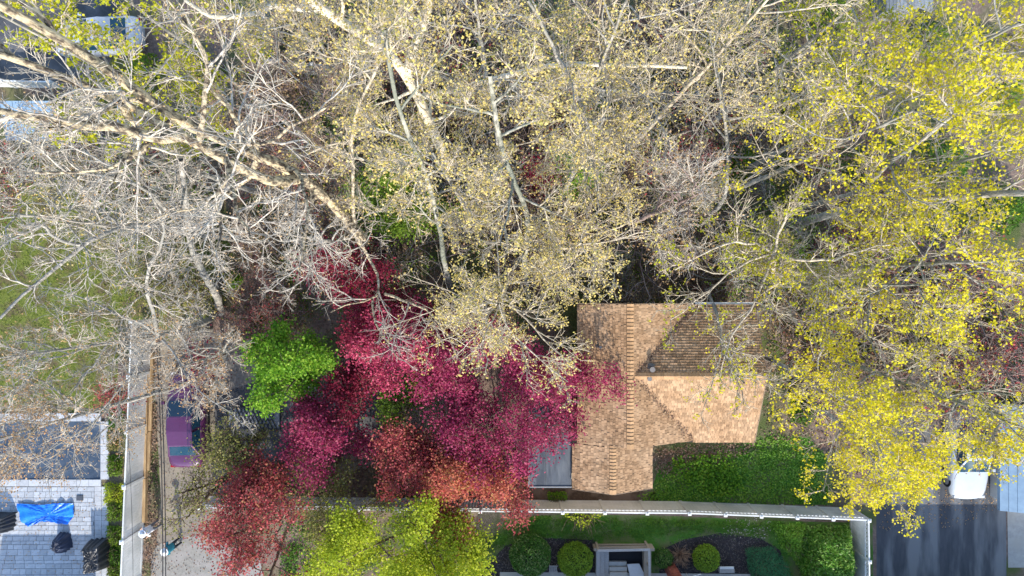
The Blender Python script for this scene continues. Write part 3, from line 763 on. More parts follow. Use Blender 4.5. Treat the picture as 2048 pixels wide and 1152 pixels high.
hip_house('grey roofed building in the upper right corner behind yellow blossom', 17.6, 19.8, 13.0, 18.0, 2.0, 2.7, 'y', GREYROOF, GREYROOF, 9)
hip_house('neighbouring house just below the bottom edge that shades the garden', -1.0, 27.0, -24.0, -15.4, 2.75, 4.9, 'x', GREYROOF, TRIM, 10)
hip_house('neighbouring garage just below the bottom edge that shades the patio', -25.0, -20.2, -22.5, -16.4, 2.5, 3.6, 'x', GREYROOF, TRIM, 8)

# ------------------------------------------------------------------ stair well, brick pier, bench by the walkway
WOODG = mat('wood_grey', (0.38, 0.37, 0.36), (0.28, 0.27, 0.26), scale=5, rough=0.9, stretch=(2, 8, 8), bump=0.006)
WOODB = mat('wood_silver_brown', (0.34, 0.29, 0.23), (0.24, 0.20, 0.16), scale=5, rough=0.9, stretch=(2, 8, 8), bump=0.006)
sw = empty('stair_well', (*gxy(1255, 1120), 0)); tag(sw, 'grey timber framed stair well with railing leading down to a basement', 'stairs')
xa, ya = gxy(1190, 1092); xb, yb2 = gxy(1300, 1146)
MB().box(xa, xb, yb2, ya, 0.012, 0.03).build('pit_shade', mat('pit_shade_black', (.02, .02, .024), rough=1), sw)  # near-black slab stands in for the shade down the stair well
for k, (wx0, wx1) in enumerate(((1190, 1198), (1198, 1207), (1207, 1217))):
    MB().box(gxy(wx0, 0)[0], gxy(wx1, 0)[0] - .015, yb2, ya - .05, 0.03, 0.50 - k * .13).build('tread', WOODG, sw, bevel=.01)
MB().box(xa - .12, xb + .1, ya - .02, ya + .12, 0.0, .62).build('timber_wall', WOODB, sw, bevel=.01)
MB().box(gxy(1284, 0)[0], gxy(1298, 0)[0], yb2, ya - .03, 0.03, .55).build('timber_wall', WOODB, sw, bevel=.01)
for k in range(3):
    MB().box(gxy(1217, 0)[0], gxy(1252, 0)[0], yb2 + k * .22, yb2 + k * .22 + .205, .03, .42 - k * .11).build('step', CONCRETE, sw, bevel=.01)
d0 = np.array([(*gxy(1252, 1123), .34), (*gxy(1276, 1122), .34), (*gxy(1290, 1150), .50), (*gxy(1258, 1150), .50)])
MB().add(np.concatenate([d0 - (0, 0, .05), d0]), BOXF.tolist()).build('hatch_door', mat('hatch_grey', (.48, .5, .52), (.42, .44, .46), rough=.6), sw)
MB().bar((*gxy(1190, 1086), .98), (*gxy(1292, 1084), .98), .12, .07).build('hand_rail', WOODG, sw, bevel=.01)
MB().bar((*gxy(1290, 1084), .985), (*gxy(1292, 1160), .985), .11, .07).build('hand_rail', WOODG, sw, bevel=.01)
for q in ((1192, 1085), (1290, 1083), (1291, 1118), (1292, 1150)):
    xx, yy = gxy(*q); MB().box(xx - .05, xx + .05, yy - .05, yy + .05, 0, .944).build('post', WOODB, sw, bevel=.008)
for zz in (.32, .62):
    MB().bar((*gxy(1194, 1085), zz), (*gxy(1288, 1083.5), zz), .04, .09).build('rail', WOODB, sw)

def brickmat():
    m, t, p = nodes('brick_red')
    tc = t.nodes.new('ShaderNodeTexCoord'); b = t.nodes.new('ShaderNodeTexBrick')
    b.inputs['Color1'].default_value = (.30, .09, .06, 1); b.inputs['Color2'].default_value = (.22, .065, .045, 1); b.inputs['Mortar'].default_value = (.35, .32, .28, 1)
    b.inputs['Scale'].default_value = 4.5; t.links.new(tc.outputs['Object'], b.inputs[0]); t.links.new(b.outputs[0], p.inputs['Base Color']); p.inputs['Roughness'].default_value = .9
    return m
BR = mat('brick_red', (0.30, 0.09, 0.06), (0.22, 0.065, 0.045), scale=6, rough=.9, rnd=.25)
MORTAR = mat('mortar', (.33, .30, .27), (.27, .25, .22), rough=1)
bp = empty('brick_pier', (*gxy(1338, 1132), 0)); tag(bp, 'red brick pier beside the bare spiky shrub', 'brick pier')
bx, by = gxy(1338, 1132)
MB().box(bx - .20, bx + .20, by - .20, by + .20, 0, 1.88).build('core', MORTAR, bp)
brick_me = None
for c in range(25):
    for side in range(4):
        for k in range(2):
            if brick_me is None:
                bm = bmesh.new(); bmesh.ops.create_cube(bm, size=1)
                for v in bm.verts: v.co = Vector((v.co.x * .20, v.co.y * .09, v.co.z * .062))
                brick_me = bpy.data.meshes.new('brick'); bm.to_mesh(brick_me); bm.free(); brick_me.materials.append(BR)
            o = bpy.data.objects.new('brick', brick_me); COL.objects.link(o); o.parent = bp
            a = side * math.pi / 2; off = -.105 + k * .21 + (.03 if c % 2 else -.03)
            o.location = (math.cos(a) * off - math.sin(a) * -.165, math.sin(a) * off + math.cos(a) * -.165, .05 + c * .075)
            o.rotation_euler = (0, 0, a)
MB().box(bx - .25, bx + .25, by - .25, by + .25, 1.88, 1.95).build('cap', mat('brick_cap', (.28, .10, .07), (.22, .08, .06), rough=.9), bp, bevel=.01)

be = empty('garden_stand', (*gxy(1106, 1134), 0)); tag(be, 'small grey slatted stand between the two round clipped shrubs', 'plant stand')
x0, y1 = gxy(1098, 1128); x1, y0 = gxy(1114, 1138)
for k in range(4): MB().box(x0 + k * .1, x0 + k * .1 + .07, y0, y1, .28, .31).build('slat', WOODG, be)
MB().box(x0 - .02, x1 + .02, y0 - .04, y0, .27, .32).build('rail', WOODG, be)
MB().box(x0 - .02, x1 + .02, y1, y1 + .04, .27, .32).build('rail', WOODG, be)
for q in ((x0, y0), (x1 - .04, y0), (x0, y1 - .04), (x1 - .04, y1 - .04)): MB().box(q[0], q[0] + .04, q[1], q[1] + .04, 0, .27).build('leg', WOODG, be)
hr = empty('pipe_railing', (*gxy(1385, 1135), 0)); tag(hr, 'thin white pipe handrail by the smallest round shrub', 'handrail')
mb = MB(); mb.tube([(*gxy(1372, 1146), 0), (*gxy(1372, 1146), .85), (*gxy(1374, 1138), .9), (*gxy(1392, 1133), .9)], .022, 8); mb.build('rail', WHITE_VINYL, hr)
wb = empty('white_bench', (*gxy(1440, 1130), 0)); tag(wb, 'low white topped bench between the small round shrub and blue-green shrub', 'bench')
MB().box(gxy(1434, 0)[0], gxy(1462, 0)[0], gxy(0, 1131)[1], gxy(0, 1126)[1], .40, .45).build('seat', WHITE_VINYL, wb, bevel=.008)
MB().box(gxy(1436, 0)[0], gxy(1466, 0)[0], gxy(0, 1142)[1], gxy(0, 1134)[1], .0, .25).build('base', WOODG, wb, bevel=.008)

# ------------------------------------------------------------------ two people on the driveway
SKIN = mat('skin', (0.45, 0.27, 0.19), (0.40, 0.24, 0.17), rough=.6)
def person(label, loc, rz, shirt, trousers, cap_c, arm=0.0):
    verts, edges, rad = [], [], []
    def v(x, y, z, r):
        verts.append((x, y, z)); rad.append(r); return len(verts) - 1
    def e(a, b): edges.append((a, b)); return b
    pel = v(0, 0, .95, .15); ch = e(pel, v(0, .01, 1.18, .15)); up_ = e(ch, v(0, 0, 1.40, .15)); nk = e(up_, v(0, .01, 1.51, .06)); hd = e(nk, v(0, .03, 1.60, .095)); tp = e(hd, v(0, .02, 1.70, .085))
    for s in (-1, 1):
        hp = e(pel, v(s * .10, 0, .88, .10)); kn = e(hp, v(s * .12, .02, .48, .065)); an = e(kn, v(s * .13, -.01, .09, .045)); e(an, v(s * .15, .16, .045, .04))
        sh_ = e(up_, v(s * .19, 0, 1.41, .065)); 
        fw = arm if s > 0 else .12
        el_ = e(sh_, v(s * .27, .05 + fw * .3, 1.15, .048)); wr = e(el_, v(s * .25, .18 + fw, 1.02 + fw * .25, .034)); pm = e(wr, v(s * .25, .25 + fw, 1.0 + fw * .25, .036))
        for k in range(4): f1 = e(pm, v(s * (.225 + k * .018), .31 + fw, .985 + fw * .25, .010)); e(f1, v(s * (.225 + k * .018), .34 + fw - abs(k - 1.5) * .01, .965 + fw * .25, .009))
        e(pm, v(s * .205, .27 + fw, .985 + fw * .25, .011))
    me = bpy.data.meshes.new('body_skeleton'); me.from_pydata(verts, edges, []); me.update()
    o = bpy.data.objects.new('body_skeleton', me); COL.objects.link(o)
    md = o.modifiers.new('skin', 'SKIN'); md.use_smooth_shade = True
    for i, d in enumerate(me.skin_vertices[0].data): d.radius = (rad[i], rad[i]); d.use_root = (i == 0)
    ss = o.modifiers.new('sub', 'SUBSURF'); ss.levels = 1; ss.render_levels = 1
    dg = bpy.context.evaluated_depsgraph_get()
    bme = bpy.data.meshes.new_from_object(o.evaluated_get(dg)); bme.name = 'body'
    bpy.data.objects.remove(o)
    bme.materials.clear()
    for m_ in (SKIN, shirt, trousers, mat('shoe', (.05, .045, .04))): bme.materials.append(m_)
    for p_ in bme.polygons:
        c = p_.center
        p_.material_index = 3 if c.z < .10 else (2 if c.z < .97 and abs(c.x) < .2 else (1 if c.z < 1.47 and not (abs(c.y) > .17) else 0)); p_.use_smooth = True
    root = empty('person', loc, rz); tag(root, label, 'person')
    b = bpy.data.objects.new('body', bme); COL.objects.link(b); b.parent = root
    # cap with brim, hair below
    mb = MB(); mb.tube([(0, .02, 1.68), (0, .02, 1.74), (0, .02, 1.785), (0, .02, 1.80)], [.112, .105, .07, .01], 16); hat = mb.build('hat', cap_c, None, smooth=True); hat.parent = root
    a = np.linspace(0, 2 * np.pi, 20, endpoint=False)
    V = [(math.cos(t) * .115, .02 + math.sin(t) * .115, 1.69) for t in a] + [(math.cos(t) * .19, .03 + math.sin(t) * .19, 1.675) for t in a]
    o2 = link('brim', py_mesh('brim', V, [[i, (i + 1) % 20, 20 + (i + 1) % 20, 20 + i] for i in range(20)]), cap_c, hat, False)
    mb = MB(); mb.tube([(0, -.02, 1.54), (0, -.015, 1.60), (0, 0, 1.67)], [.085, .105, .108], 14); hh_ = mb.build('hair', mat('hair_brown', (.06, .035, .02)), None, smooth=True); hh_.parent = root
    return root
x_, y_ = gxy(322, 1043)
person('person in white shirt and pale hat by the end of the white fence', (x_, y_, .012), 2.2, mat('shirt_white', (.78, .78, .80), (.70, .71, .75), rough=.9), mat('trousers_grey', (.18, .19, .22)), mat('hat_pale', (.74, .76, .82), rough=.9), arm=.1)
x_, y_ = gxy(364, 1078)
person('person in teal jacket and white cap standing on the concrete apron', (x_, y_, .016), 1.8, mat('jacket_teal', (.02, .17, .24), (.03, .22, .30), rough=.8), mat('trousers_dark', (.03, .035, .05)), mat('cap_white', (.8, .8, .8), rough=.9), arm=.05)
# ------------------------------------------------------------------ trees: helpers
def resample(pts, k=14, wob=0.0, r=rng):
    pts = np.asarray(pts, float)
    s = np.concatenate([[0], np.cumsum(np.linalg.norm(np.diff(pts, axis=0), axis=1))])
    t = np.linspace(0, s[-1], k)
    q = np.column_stack([np.interp(t, s, pts[:, i]) for i in range(3)])
    for _ in range(max(1, k // 6)): q[1:-1] = (q[:-2] + 2 * q[1:-1] + q[2:]) / 4
    if wob: q[1:-1] += r.normal(0, wob, q[1:-1].shape)
    return q

def grow(r, P0, D, L, R0, R1, nseg, wander, trop):
    n = len(P0)
    pts = np.empty((n, nseg + 1, 3)); pts[:, 0] = P0
    d = norm(D)
    for i in range(nseg):
        d = norm(d + r.normal(0, wander, (n, 3)) + np.array([0, 0, trop]))
        pts[:, i + 1] = pts[:, i] + d * (L / nseg)[:, None]
    t = np.linspace(0, 1, nseg + 1)[None]
    rad = R0[:, None] * (1 - t) + R1[:, None] * t
    return pts, rad

def spawn(r, pts, rad, m, t0, t1, ang, angv, ratio, L, lmin=0.0, up=0.0):
    """m children on each of the branches"""
    n, k, _ = pts.shape
    t = t0 + (t1 - t0) * (np.arange(m)[None] + r.uniform(0, 1, (n, m))) / m
    f = t * (k - 1); i = np.minimum(f.astype(int), k - 2); u = (f - i)[..., None]
    a = np.take_along_axis(pts, i[..., None].repeat(3, -1), 1); b = np.take_along_axis(pts, (i + 1)[..., None].repeat(3, -1), 1)
    p = a * (1 - u) + b * u
    d = norm(b - a)
    rr = np.take_along_axis(rad, i, 1) * (1 - u[..., 0]) + np.take_along_axis(rad, i + 1, 1) * u[..., 0]
    q = r.normal(0, 1, (n, m, 3)); q[..., 2] += up
    q = norm(q - (q * d).sum(-1, keepdims=True) * d)
    al = np.radians(r.normal(ang, angv, (n, m)))[..., None]
    D = d * np.cos(al) + q * np.sin(al)
    ln = L[:, None] * ratio * (1.15 - 0.65 * t) * r.uniform(0.6, 1.25, (n, m))
    return p.reshape(-1, 3), D.reshape(-1, 3), np.maximum(ln.reshape(-1), lmin), rr.reshape(-1)

def leaf_geo(r, C, length, width, flat=0.5, up=None):
    n = len(C)
    u = norm(r.normal(0, 1, (n, 3)) * np.array([1, 1, flat]))
    w = norm(r.normal(0, 1, (n, 3)) * np.array([1, 1, .6]) * (1 - flat * .3) + np.array([0, 0, 1.1]))
    v = norm(np.cross(w, u)); nn = np.cross(u, v)
    Ls = (length * r.uniform(0.65, 1.3, n))[:, None]; Ws = (width * r.uniform(0.7, 1.3, n))[:, None]
    fold = Ws * 0.22
    V = np.stack([C - u * Ls * .5, C + v * Ws * .5 + nn * fold + u * Ls * .06, C + u * Ls * .5, C - v * Ws * .5 + nn * fold + u * Ls * .06], 1).reshape(-1, 3)
    F = np.arange(n * 4).reshape(n, 4)
    return V, F

def join(parts):
    V, F, o = [], [], 0
    for v, f in parts:
        V.append(v); F.append(f + o); o += len(v)
    return np.concatenate(V), np.concatenate(F)

TRI = [0]
BYT = []
def make_tree(name, label, cat, group, base, stems, seed, bark, leaf=None, R_=4.0, n1=13, n2=6, n3=6, n4=4, limbs=(), t_low=0.45, up=0.25, trop=0.10,
              tips=4, ll=0.10, lw=0.07, spread=0.10, twig_r=0.0058, rlim=0.042, wander=0.16, twig_bark=None, leaf_keep=1.0, extra_leaf=0, ang1=58, flat=0.5, l4=0.42, twigs=True, bold=1.0):
    r = np.random.default_rng(seed); tri0 = TRI[0]
    root = empty(name, base); tag(root, label, cat, group)
    solid_parts, fine_parts = [], []
    k = 26
    sp, sr = [], []
    for (pts, r0, r1) in stems:
        q = resample(pts, k, 0.012, r); sp.append(q)
        t = np.linspace(0, 1, k); rr = r0 + (r1 - r0) * t ** 0.9
        if pts[0][2] <= 0.01: rr[0] *= 1.35
        sr.append(rr)
    sp, sr = np.array(sp), np.array(sr)
    V, F = tubes(sp, sr, 14)
    ns = len(sp)
    rid = (1 + r.normal(0, .07, (ns, 1, 14)) + r.normal(0, .045, (ns, k, 14)))[..., None]
    V = (sp[:, :, None] + (V.reshape(ns, k, 14, 3) - sp[:, :, None]) * rid).reshape(-1, 3)
    solid_parts.append((V, F))
    Ls = np.full(len(sp), R_)
    p, d, L, rr = spawn(r, sp, sr, max(1, n1 // len(sp)), t_low, 1.0, ang1, 12, 0.95, Ls, up=up)
    p1, r1_ = grow(r, p, d, L, np.minimum(rr * .7, rlim), np.full(len(p), 0.014), 9, wander * .9, trop * .6)
    L1 = L
    if len(limbs):
        q = np.array([resample(l[0], 10, 0.03, r) for l in limbs])
        t = np.linspace(0, 1, 10)
        q_r = np.array([l[1] + (l[2] - l[1]) * t for l in limbs])
        p1 = np.concatenate([p1, q]); r1_ = np.concatenate([r1_, q_r])
        L1 = np.concatenate([L1, np.linalg.norm(np.diff(q, axis=1), axis=2).sum(1)])
    solid_parts.append(tubes(p1, r1_, 8))
    p, d, L, rr = spawn(r, p1, r1_, n2, 0.22, 1.0, 48, 14, 0.50, np.minimum(L1, R_ * 1.2), 0.5, up * .5)
    p2, r2_ = grow(r, p, d, L, np.minimum(rr * .75, .026 * bold), np.full(len(p), .011), 6, wander * .9, trop * .5)
    fine_parts.append(tubes(p2, r2_, 4)); L2 = L
    p, d, L, rr = spawn(r, p2, r2_, n3, 0.15, 1.0, 42, 14, 0.60, L2, 0.35)
    p3, r3_ = grow(r, p, d, L, np.minimum(rr * .8, .0135 * bold), np.full(len(p), twig_r), 3, wander * .95, trop * .4)
    fine_parts.append(tubes(p3, r3_, 3)); L3 = L
    p, d, L, rr = spawn(r, p3, r3_, n4, 0.15, 1.0, 40, 16, l4 / .42 * .62, L3, 0.2)
    p4, r4_ = grow(r, p, d, L, np.minimum(rr * .85, .0095), np.full(len(p), twig_r * .75), 2, wander * .95, trop * .5)
    if twigs: fine_parts.append(tubes(p4, r4_, 3))
    V, F = join(solid_parts); TRI[0] += len(F) * 2
    o = link('trunk', np_mesh('trunk', V, F, True), bark, root)
    V, F = join(fine_parts); TRI[0] += len(F) * 2
    o = link('branches', np_mesh('branches', V, F, True), twig_bark or bark, root); tag(o, kind='stuff')
    if leaf is not None:
        C = p4[:, -1] if twigs is True else np.concatenate([p4[:, -1], p4[:, 1]])
        if leaf_keep < 1: C = C[r.uniform(0, 1, len(C)) < leaf_keep]
        C = np.repeat(C, tips, 0)
        C = C + r.normal(0, spread, C.shape) * np.array([1, 1, .7])
        if extra_leaf:
            e = np.repeat(np.concatenate([p3[:, 1], p3[:, 2]]), extra_leaf, 0); C = np.concatenate([C, e + r.normal(0, spread * 1.5, e.shape)])
        V, F = leaf_geo(r, C, ll, lw, flat); TRI[0] += len(F) * 2
        o = link('foliage', np_mesh('foliage', V, F), leaf, root); tag(o, kind='stuff')
    BYT.append((TRI[0] - tri0, label))
    return root

def canopy(label, cx, cy, zc, R_, bark, leaf, seed, lean=(0, 0), name='tall_tree', group='tall trees of the wood', r0=0.125, stems=None, **kw):
    c = P(cx, cy, zc)
    b = np.array((c[0] + lean[0], c[1] + lean[1], 0.0))
    if stems is None:
        mid = b * .55 + np.array((c[0], c[1], 0)) * .45; mid[2] = zc * .5
        stems = [([b, mid, (c[0], c[1], zc * .85), (c[0] - lean[0] * .15, c[1] - lean[1] * .15, zc + R_ * .45)], r0, 0.03)]
    return make_tree(name, label, 'tree', group, b, stems, seed, bark, leaf, R_, **kw)

def autoz(base, pts, zmax, lean=(0, 0)):
    """heights for a stem seen from above: the one that keeps it nearest to upright over its base"""
    out, zl = [np.array((*base, 0.0))], 0.3
    for (px, py) in pts:
        zs = np.linspace(zl, zmax, 160)
        q = np.array([P(px, py, z) for z in zs])
        tgt = np.array(base)[None] + np.array(lean)[None] * zs[:, None] / zmax
        i = np.argmin(((q[:, :2] - tgt) ** 2).sum(1) + 0.0006 * (zs - zl) ** 2)
        out.append(q[i]); zl = zs[i] + 0.25
    return np.array(out)

# ------------------------------------------------------------------ the big furrowed tree on the upper left
b1 = gxy(765, 522)
sA = autoz(b1, [(694, 439), (649, 392), (608, 352), (521, 312), (434, 280), (347, 243), (295, 201), (243, 167), (198, 128), (139, 66), (80, 38), (20, 14), (-60, -20)], 25, (-1.2, 2.9))
i0 = 5
sB = np.vstack([sA[3:4], [P(556, 368, sA[4][2] + .2), P(486, 340, sA[5][2]), P(417, 303, sA[6][2] - .5), P(365, 270, sA[7][2] - .7), P(306, 238, sA[8][2] - 1), P(243, 203, sA[9][2] - 1.2), P(194, 178, sA[9][2] - .3), P(139, 156, sA[10][2] - .8), P(69, 135, sA[10][2]), P(0, 108, sA[11][2] - .5), P(-60, 90, sA[11][2])]])
zb = sB[4][2]
lims = [(np.array([sB[4], P(306, 278, zb + .6), P(243, 264, zb + 1.4), P(167, 243, zb + 2.2), P(104, 240, zb + 2.7), P(35, 229, zb + 3.2), P(-30, 215, zb + 3.5)]), .13, .05),
        (np.array([sA[1], P(753, 545, 5.2), P(770, 588, 6.2), P(740, 602, 6.8), P(690, 607, 7.4), P(660, 625, 8)]), .085, .02),
        (np.array([P(770, 588, 6.2), P(800, 600, 6.8), P(850, 612, 7.3), P(880, 650, 7.8), P(905, 690, 8.2), P(925, 730, 8.4)]), .06, .015),
        (np.array([P(745, 602, 6.8), P(747, 640, 7.2), P(770, 685, 7.7), P(800, 720, 8.1)]), .05, .015),
        (np.array([sA[5], P(520, 290, zb + .3), P(600, 250, zb + 1), P(660, 210, zb + 1.5)]), .07, .02),
        (np.array([sA[4], P(480, 370, 13), P(440, 400, 14), P(380, 420, 14.7), P(300, 440, 15.2)]), .09, .02),
        (np.array([sB[6], P(310, 300, 17), P(240, 335, 17.6), P(150, 345, 18.2), P(70, 345, 18.6)]), .09, .025)]
make_tree('furrowed_tree', 'big furrowed pale trunk forking diagonally across the upper left', 'tree', 'tall trees of the wood', (*b1, 0),
          [(sA, .27, .065), (sB, .17, .055)], 101, BARK_BIG, L_TAN, 4.2, n1=14, n2=6, n3=5, n4=4, limbs=lims, t_low=.35, twig_bark=BARK_SILVER, tips=1, ll=.05, lw=.035, leaf_keep=.35, rlim=.08, wander=.2, bold=1.35)

# ------------------------------------------------------------------ the curvy grey tree between lawn and driveway
b2 = gxy(441, 622)
st2 = np.array([(*b2, 0), P(434, 590, 2.5), P(415, 560, 4.5), P(392, 520, 6.5), P(378, 470, 9), P(372, 400, 11), P(362, 320, 12.5)])
j2 = P(316, 672, 7.5)
st3 = np.array([(b2[0] - .25, b2[1] - .1, 0), P(420, 640, 2.5), P(380, 655, 5), P(345, 668, 6.6), j2])
lims = [(np.array([j2, P(316, 630, 8.6), P(299, 602, 9.2), P(283, 581, 9.7), P(292, 547, 10.3), P(306, 519, 10.8), P(333, 484, 11.3), P(330, 442, 11.8), P(312, 408, 12.3), P(295, 380, 12.8)]), .085, .03),
        (np.array([j2, P(285, 648, 8), P(245, 638, 8.5), P(200, 618, 9), P(160, 590, 9.5), P(110, 575, 10)]), .06, .02),
        (np.array([P(245, 638, 8.5), P(238, 680, 8.7), P(226, 715, 8.8), P(222, 760, 9)]), .035, .012),
        (np.array([j2, P(345, 692, 7.8), P(358, 730, 8), P(385, 770, 8.2), P(420, 800, 8.3), P(470, 830, 8.2)]), .05, .015),
        (np.array([j2, P(280, 720, 7.6), P(240, 780, 7.9), P(190, 840, 8.1), P(150, 900, 8.1)]), .05, .012),
        (np.array([st2[3], P(365, 510, 8), P(333, 550, 9.5), P(306, 578, 10.5), P(270, 600, 11)]), .07, .02),
        (np.array([st2[4], P(340, 447, 10), P(270, 450, 11), P(222, 456, 12), P(160, 490, 12.6), P(100, 547, 13), P(52, 581, 13.5), P(0, 637, 14)]), .10, .04),
        (np.array([st2[4], P(440, 455, 10), P(520, 462, 10.6), P(560, 500, 11), P(590, 540, 11.2)]), .06, .015),
        (np.array([P(160, 490, 12.6), P(115, 484, 13), P(95, 440, 13.4), P(40, 470, 13.8), P(0, 495, 14)]), .06, .03),
        (np.array([st2[4], P(300, 380, 12), P(220, 350, 13), P(130, 340, 13.8), P(40, 350, 14.4)]), .08, .03)]
make_tree('curvy_tree', 'bare grey tree with snaking limbs between the lawn and the driveway', 'tree', 'tall trees of the wood', (*b2, 0),
          [(st2, .20, .08), (st3, .15, .085)], 102, BARK_GREY, L_TAN, 3.6, n1=12, n2=7, n3=6, n4=4, limbs=lims, t_low=.4, twig_bark=BARK_SILVER, tips=1, ll=.055, lw=.04, leaf_keep=.35, wander=.26, rlim=.05, bold=1.35)

# ------------------------------------------------------------------ traced trunks of the middle
bk = gxy(905, 585)
st = autoz(bk, [(885, 520), (885, 484), (874, 432), (862, 385), (854, 347), (829, 295), (798, 243), (781, 191), (775, 115), (770, 60)], 20, (-1.0, 3.6))
make_tree('tall_tree', 'slim dark trunk curving up past the fence, top centre left, with cream buds', 'tree', 'tall trees of the wood', (*bk, 0), [(st, .13, .04)], 103, BARK_GREEN, L_CREAM, 3.4, n1=11, t_low=.5, twig_bark=BARK_PALE, tips=2, ll=.07, lw=.055, spread=.045, leaf_keep=0.74)
bk = gxy(765, 540)
st = autoz(bk, [(735, 510), (706, 470), (706, 400), (706, 312), (699, 257), (725, 187), (763, 121), (790, 60)], 19, (-.8, 4.2))
make_tree('tall_tree', 'pale slender trunk bending right beside the dark curving trunk', 'tree', 'tall trees of the wood', (*bk, 0), [(st, .11, .03)], 104, BARK_PALE, L_CREAM, 3.2, n1=9, t_low=.5, tips=2, ll=.07, lw=.055, spread=.045, leaf_keep=0.61)
bk = gxy(1056, 592)
st = autoz(bk, [(1051, 560), (1048, 526), (1055, 470), (1058, 425), (1041, 385), (1017, 347), (1006, 305), (992, 260), (992, 226), (980, 150)], 19, (-.8, 4.8))
make_tree('tall_tree', 'grey-green lichened trunk rising from beside the crimson tree towards the top', 'tree', 'tall trees of the wood', (*bk, 0), [(st, .14, .05)], 105, BARK_GREEN, L_CREAM, 3.6, n1=13, t_low=.25, twig_bark=BARK_PALE, tips=2, ll=.07, lw=.055, spread=.045, leaf_keep=0.74)
bk = gxy(1200, 420)
st = autoz(bk, [(1190, 340), (1173, 243), (1159, 191), (1121, 139), (1090, 45), (1055, 0)], 19, (-1.2, 2.8))
make_tree('tall_tree', 'thin grey trunk slanting up to the top edge right of the lichened trunk', 'tree', 'tall trees of the wood', (*bk, 0), [(st, .11, .03)], 106, BARK_GREY, L_CREAM, 3.8, n1=10, t_low=.45, twig_bark=BARK_PALE, tips=2, ll=.07, lw=.055, spread=.045, leaf_keep=0.82)
bk = gxy(1400, 450)
st = autoz(bk, [(1452, 400), (1456, 295), (1445, 208), (1430, 140), (1420, 60)], 17, (.6, 3))
make_tree('tall_tree', 'straight grey trunk with cream buds above the back fence, right of centre', 'tree', 'tall trees of the wood', (*bk, 0), [(st, .11, .03)], 107, BARK_GREY, L_CREAM, 4.2, n1=11, t_low=.4, twig_bark=BARK_PALE, tips=2, ll=.07, lw=.055, spread=.045, leaf_keep=0.69)
# the right-hand big trunk lying towards the right edge
bk = gxy(1560, 455)
st = autoz(bk, [(1620, 440), (1700, 415), (1817, 396), (1938, 392), (2048, 385), (2120, 378)], 19, (1.5, .5))
stb = np.vstack([st[2:3], [P(1775, 326, 12), P(1860, 270, 14), P(1940, 200, 16), P(2000, 150, 17.5)]])
make_tree('tall_tree', 'thick grey trunk reaching the right edge among yellow blossom', 'tree', 'tall trees of the wood', (*bk, 0), [(st, .20, .08), (stb, .10, .03)], 108, BARK_GREY, L_YELLOW, 4.2, n1=16, n3=6, t_low=.3, twig_bark=BARK_PALE, tips=4, ll=.095, lw=.075, spread=.07, leaf_keep=0.51)
# hub of pale limbs right of centre
hub = P(1547, 507, 9.5); bk = gxy(1470, 535)
st = np.array([(*bk, 0), P(1505, 530, 3.5), P(1545, 548, 7), hub])
lims = [(np.array([hub, P(1558, 460, 10.2), P(1575, 430, 10.8), P(1580, 390, 11.3)]), .06, .02), (np.array([hub, P(1515, 487, 10), P(1470, 484, 10.6), P(1420, 500, 11), P(1350, 540, 11.2)]), .06, .02),
        (np.array([hub, P(1600, 520, 10), P(1650, 525, 10.6), P(1720, 500, 11.4), P(1780, 490, 12)]), .06, .02), (np.array([P(1545, 548, 7), P(1600, 542, 8.5), P(1660, 560, 9.3), P(1720, 555, 10)]), .06, .02),
        (np.array([hub, P(1490, 520, 10), P(1440, 560, 10.3), P(1400, 600, 10.4), P(1340, 640, 10.4)]), .05, .015), (np.array([hub, P(1530, 560, 9.8), P(1500, 620, 10), P(1450, 690, 10), P(1440, 760, 9.8)]), .05, .015)]
make_tree('tall_tree', 'bare pale tree whose limbs radiate from a hub above the tan roof', 'tree', 'tall trees of the wood', (*bk, 0), [(st, .17, .10)], 109, BARK_PALE, L_YGREEN, 3.4, n1=8, n2=8, n3=7, n4=4, limbs=lims, t_low=.6, tips=4, ll=.09, lw=.07, spread=.06, leaf_keep=0.27)
# white barked tree forking at the top
bk = gxy(898, 350)
st = np.array([(*bk, 0), P(880, 290, 4.5), P(845, 215, 8), P(815, 150, 10.5), P(770, 90, 12), P(700, 58, 13), P(640, 20, 14), P(580, -40, 15)])
stb = np.array([P(815, 150, 10.5), P(828, 98, 11.5), P(851, 39, 12.5), P(866, -30, 13.5)])
lims = [(np.array([P(838, 195, 8.6), P(923, 182, 10), P(992, 158, 10.8), P(1097, 130, 11.5), P(1183, 127, 12), P(1374, 135, 12.8)]), .12, .05), (np.array([P(640, 20, 14), P(540, 12, 14.5), P(470, 40, 14.8), P(400, 30, 15), P(370, 0, 15)]), .10, .05)]
make_tree('white_barked_tree', 'white barked tree forking into two thick pale limbs at the top edge', 'tree', 'tall trees of the wood', (*bk, 0), [(st, .24, .13), (stb, .18, .12)], 110, BARK_WHITE, L_CREAM, 3.6, n1=14, limbs=lims, t_low=.35, twig_bark=BARK_PALE, tips=2, ll=.07, lw=.055, spread=.045, leaf_keep=0.82, rlim=.07)

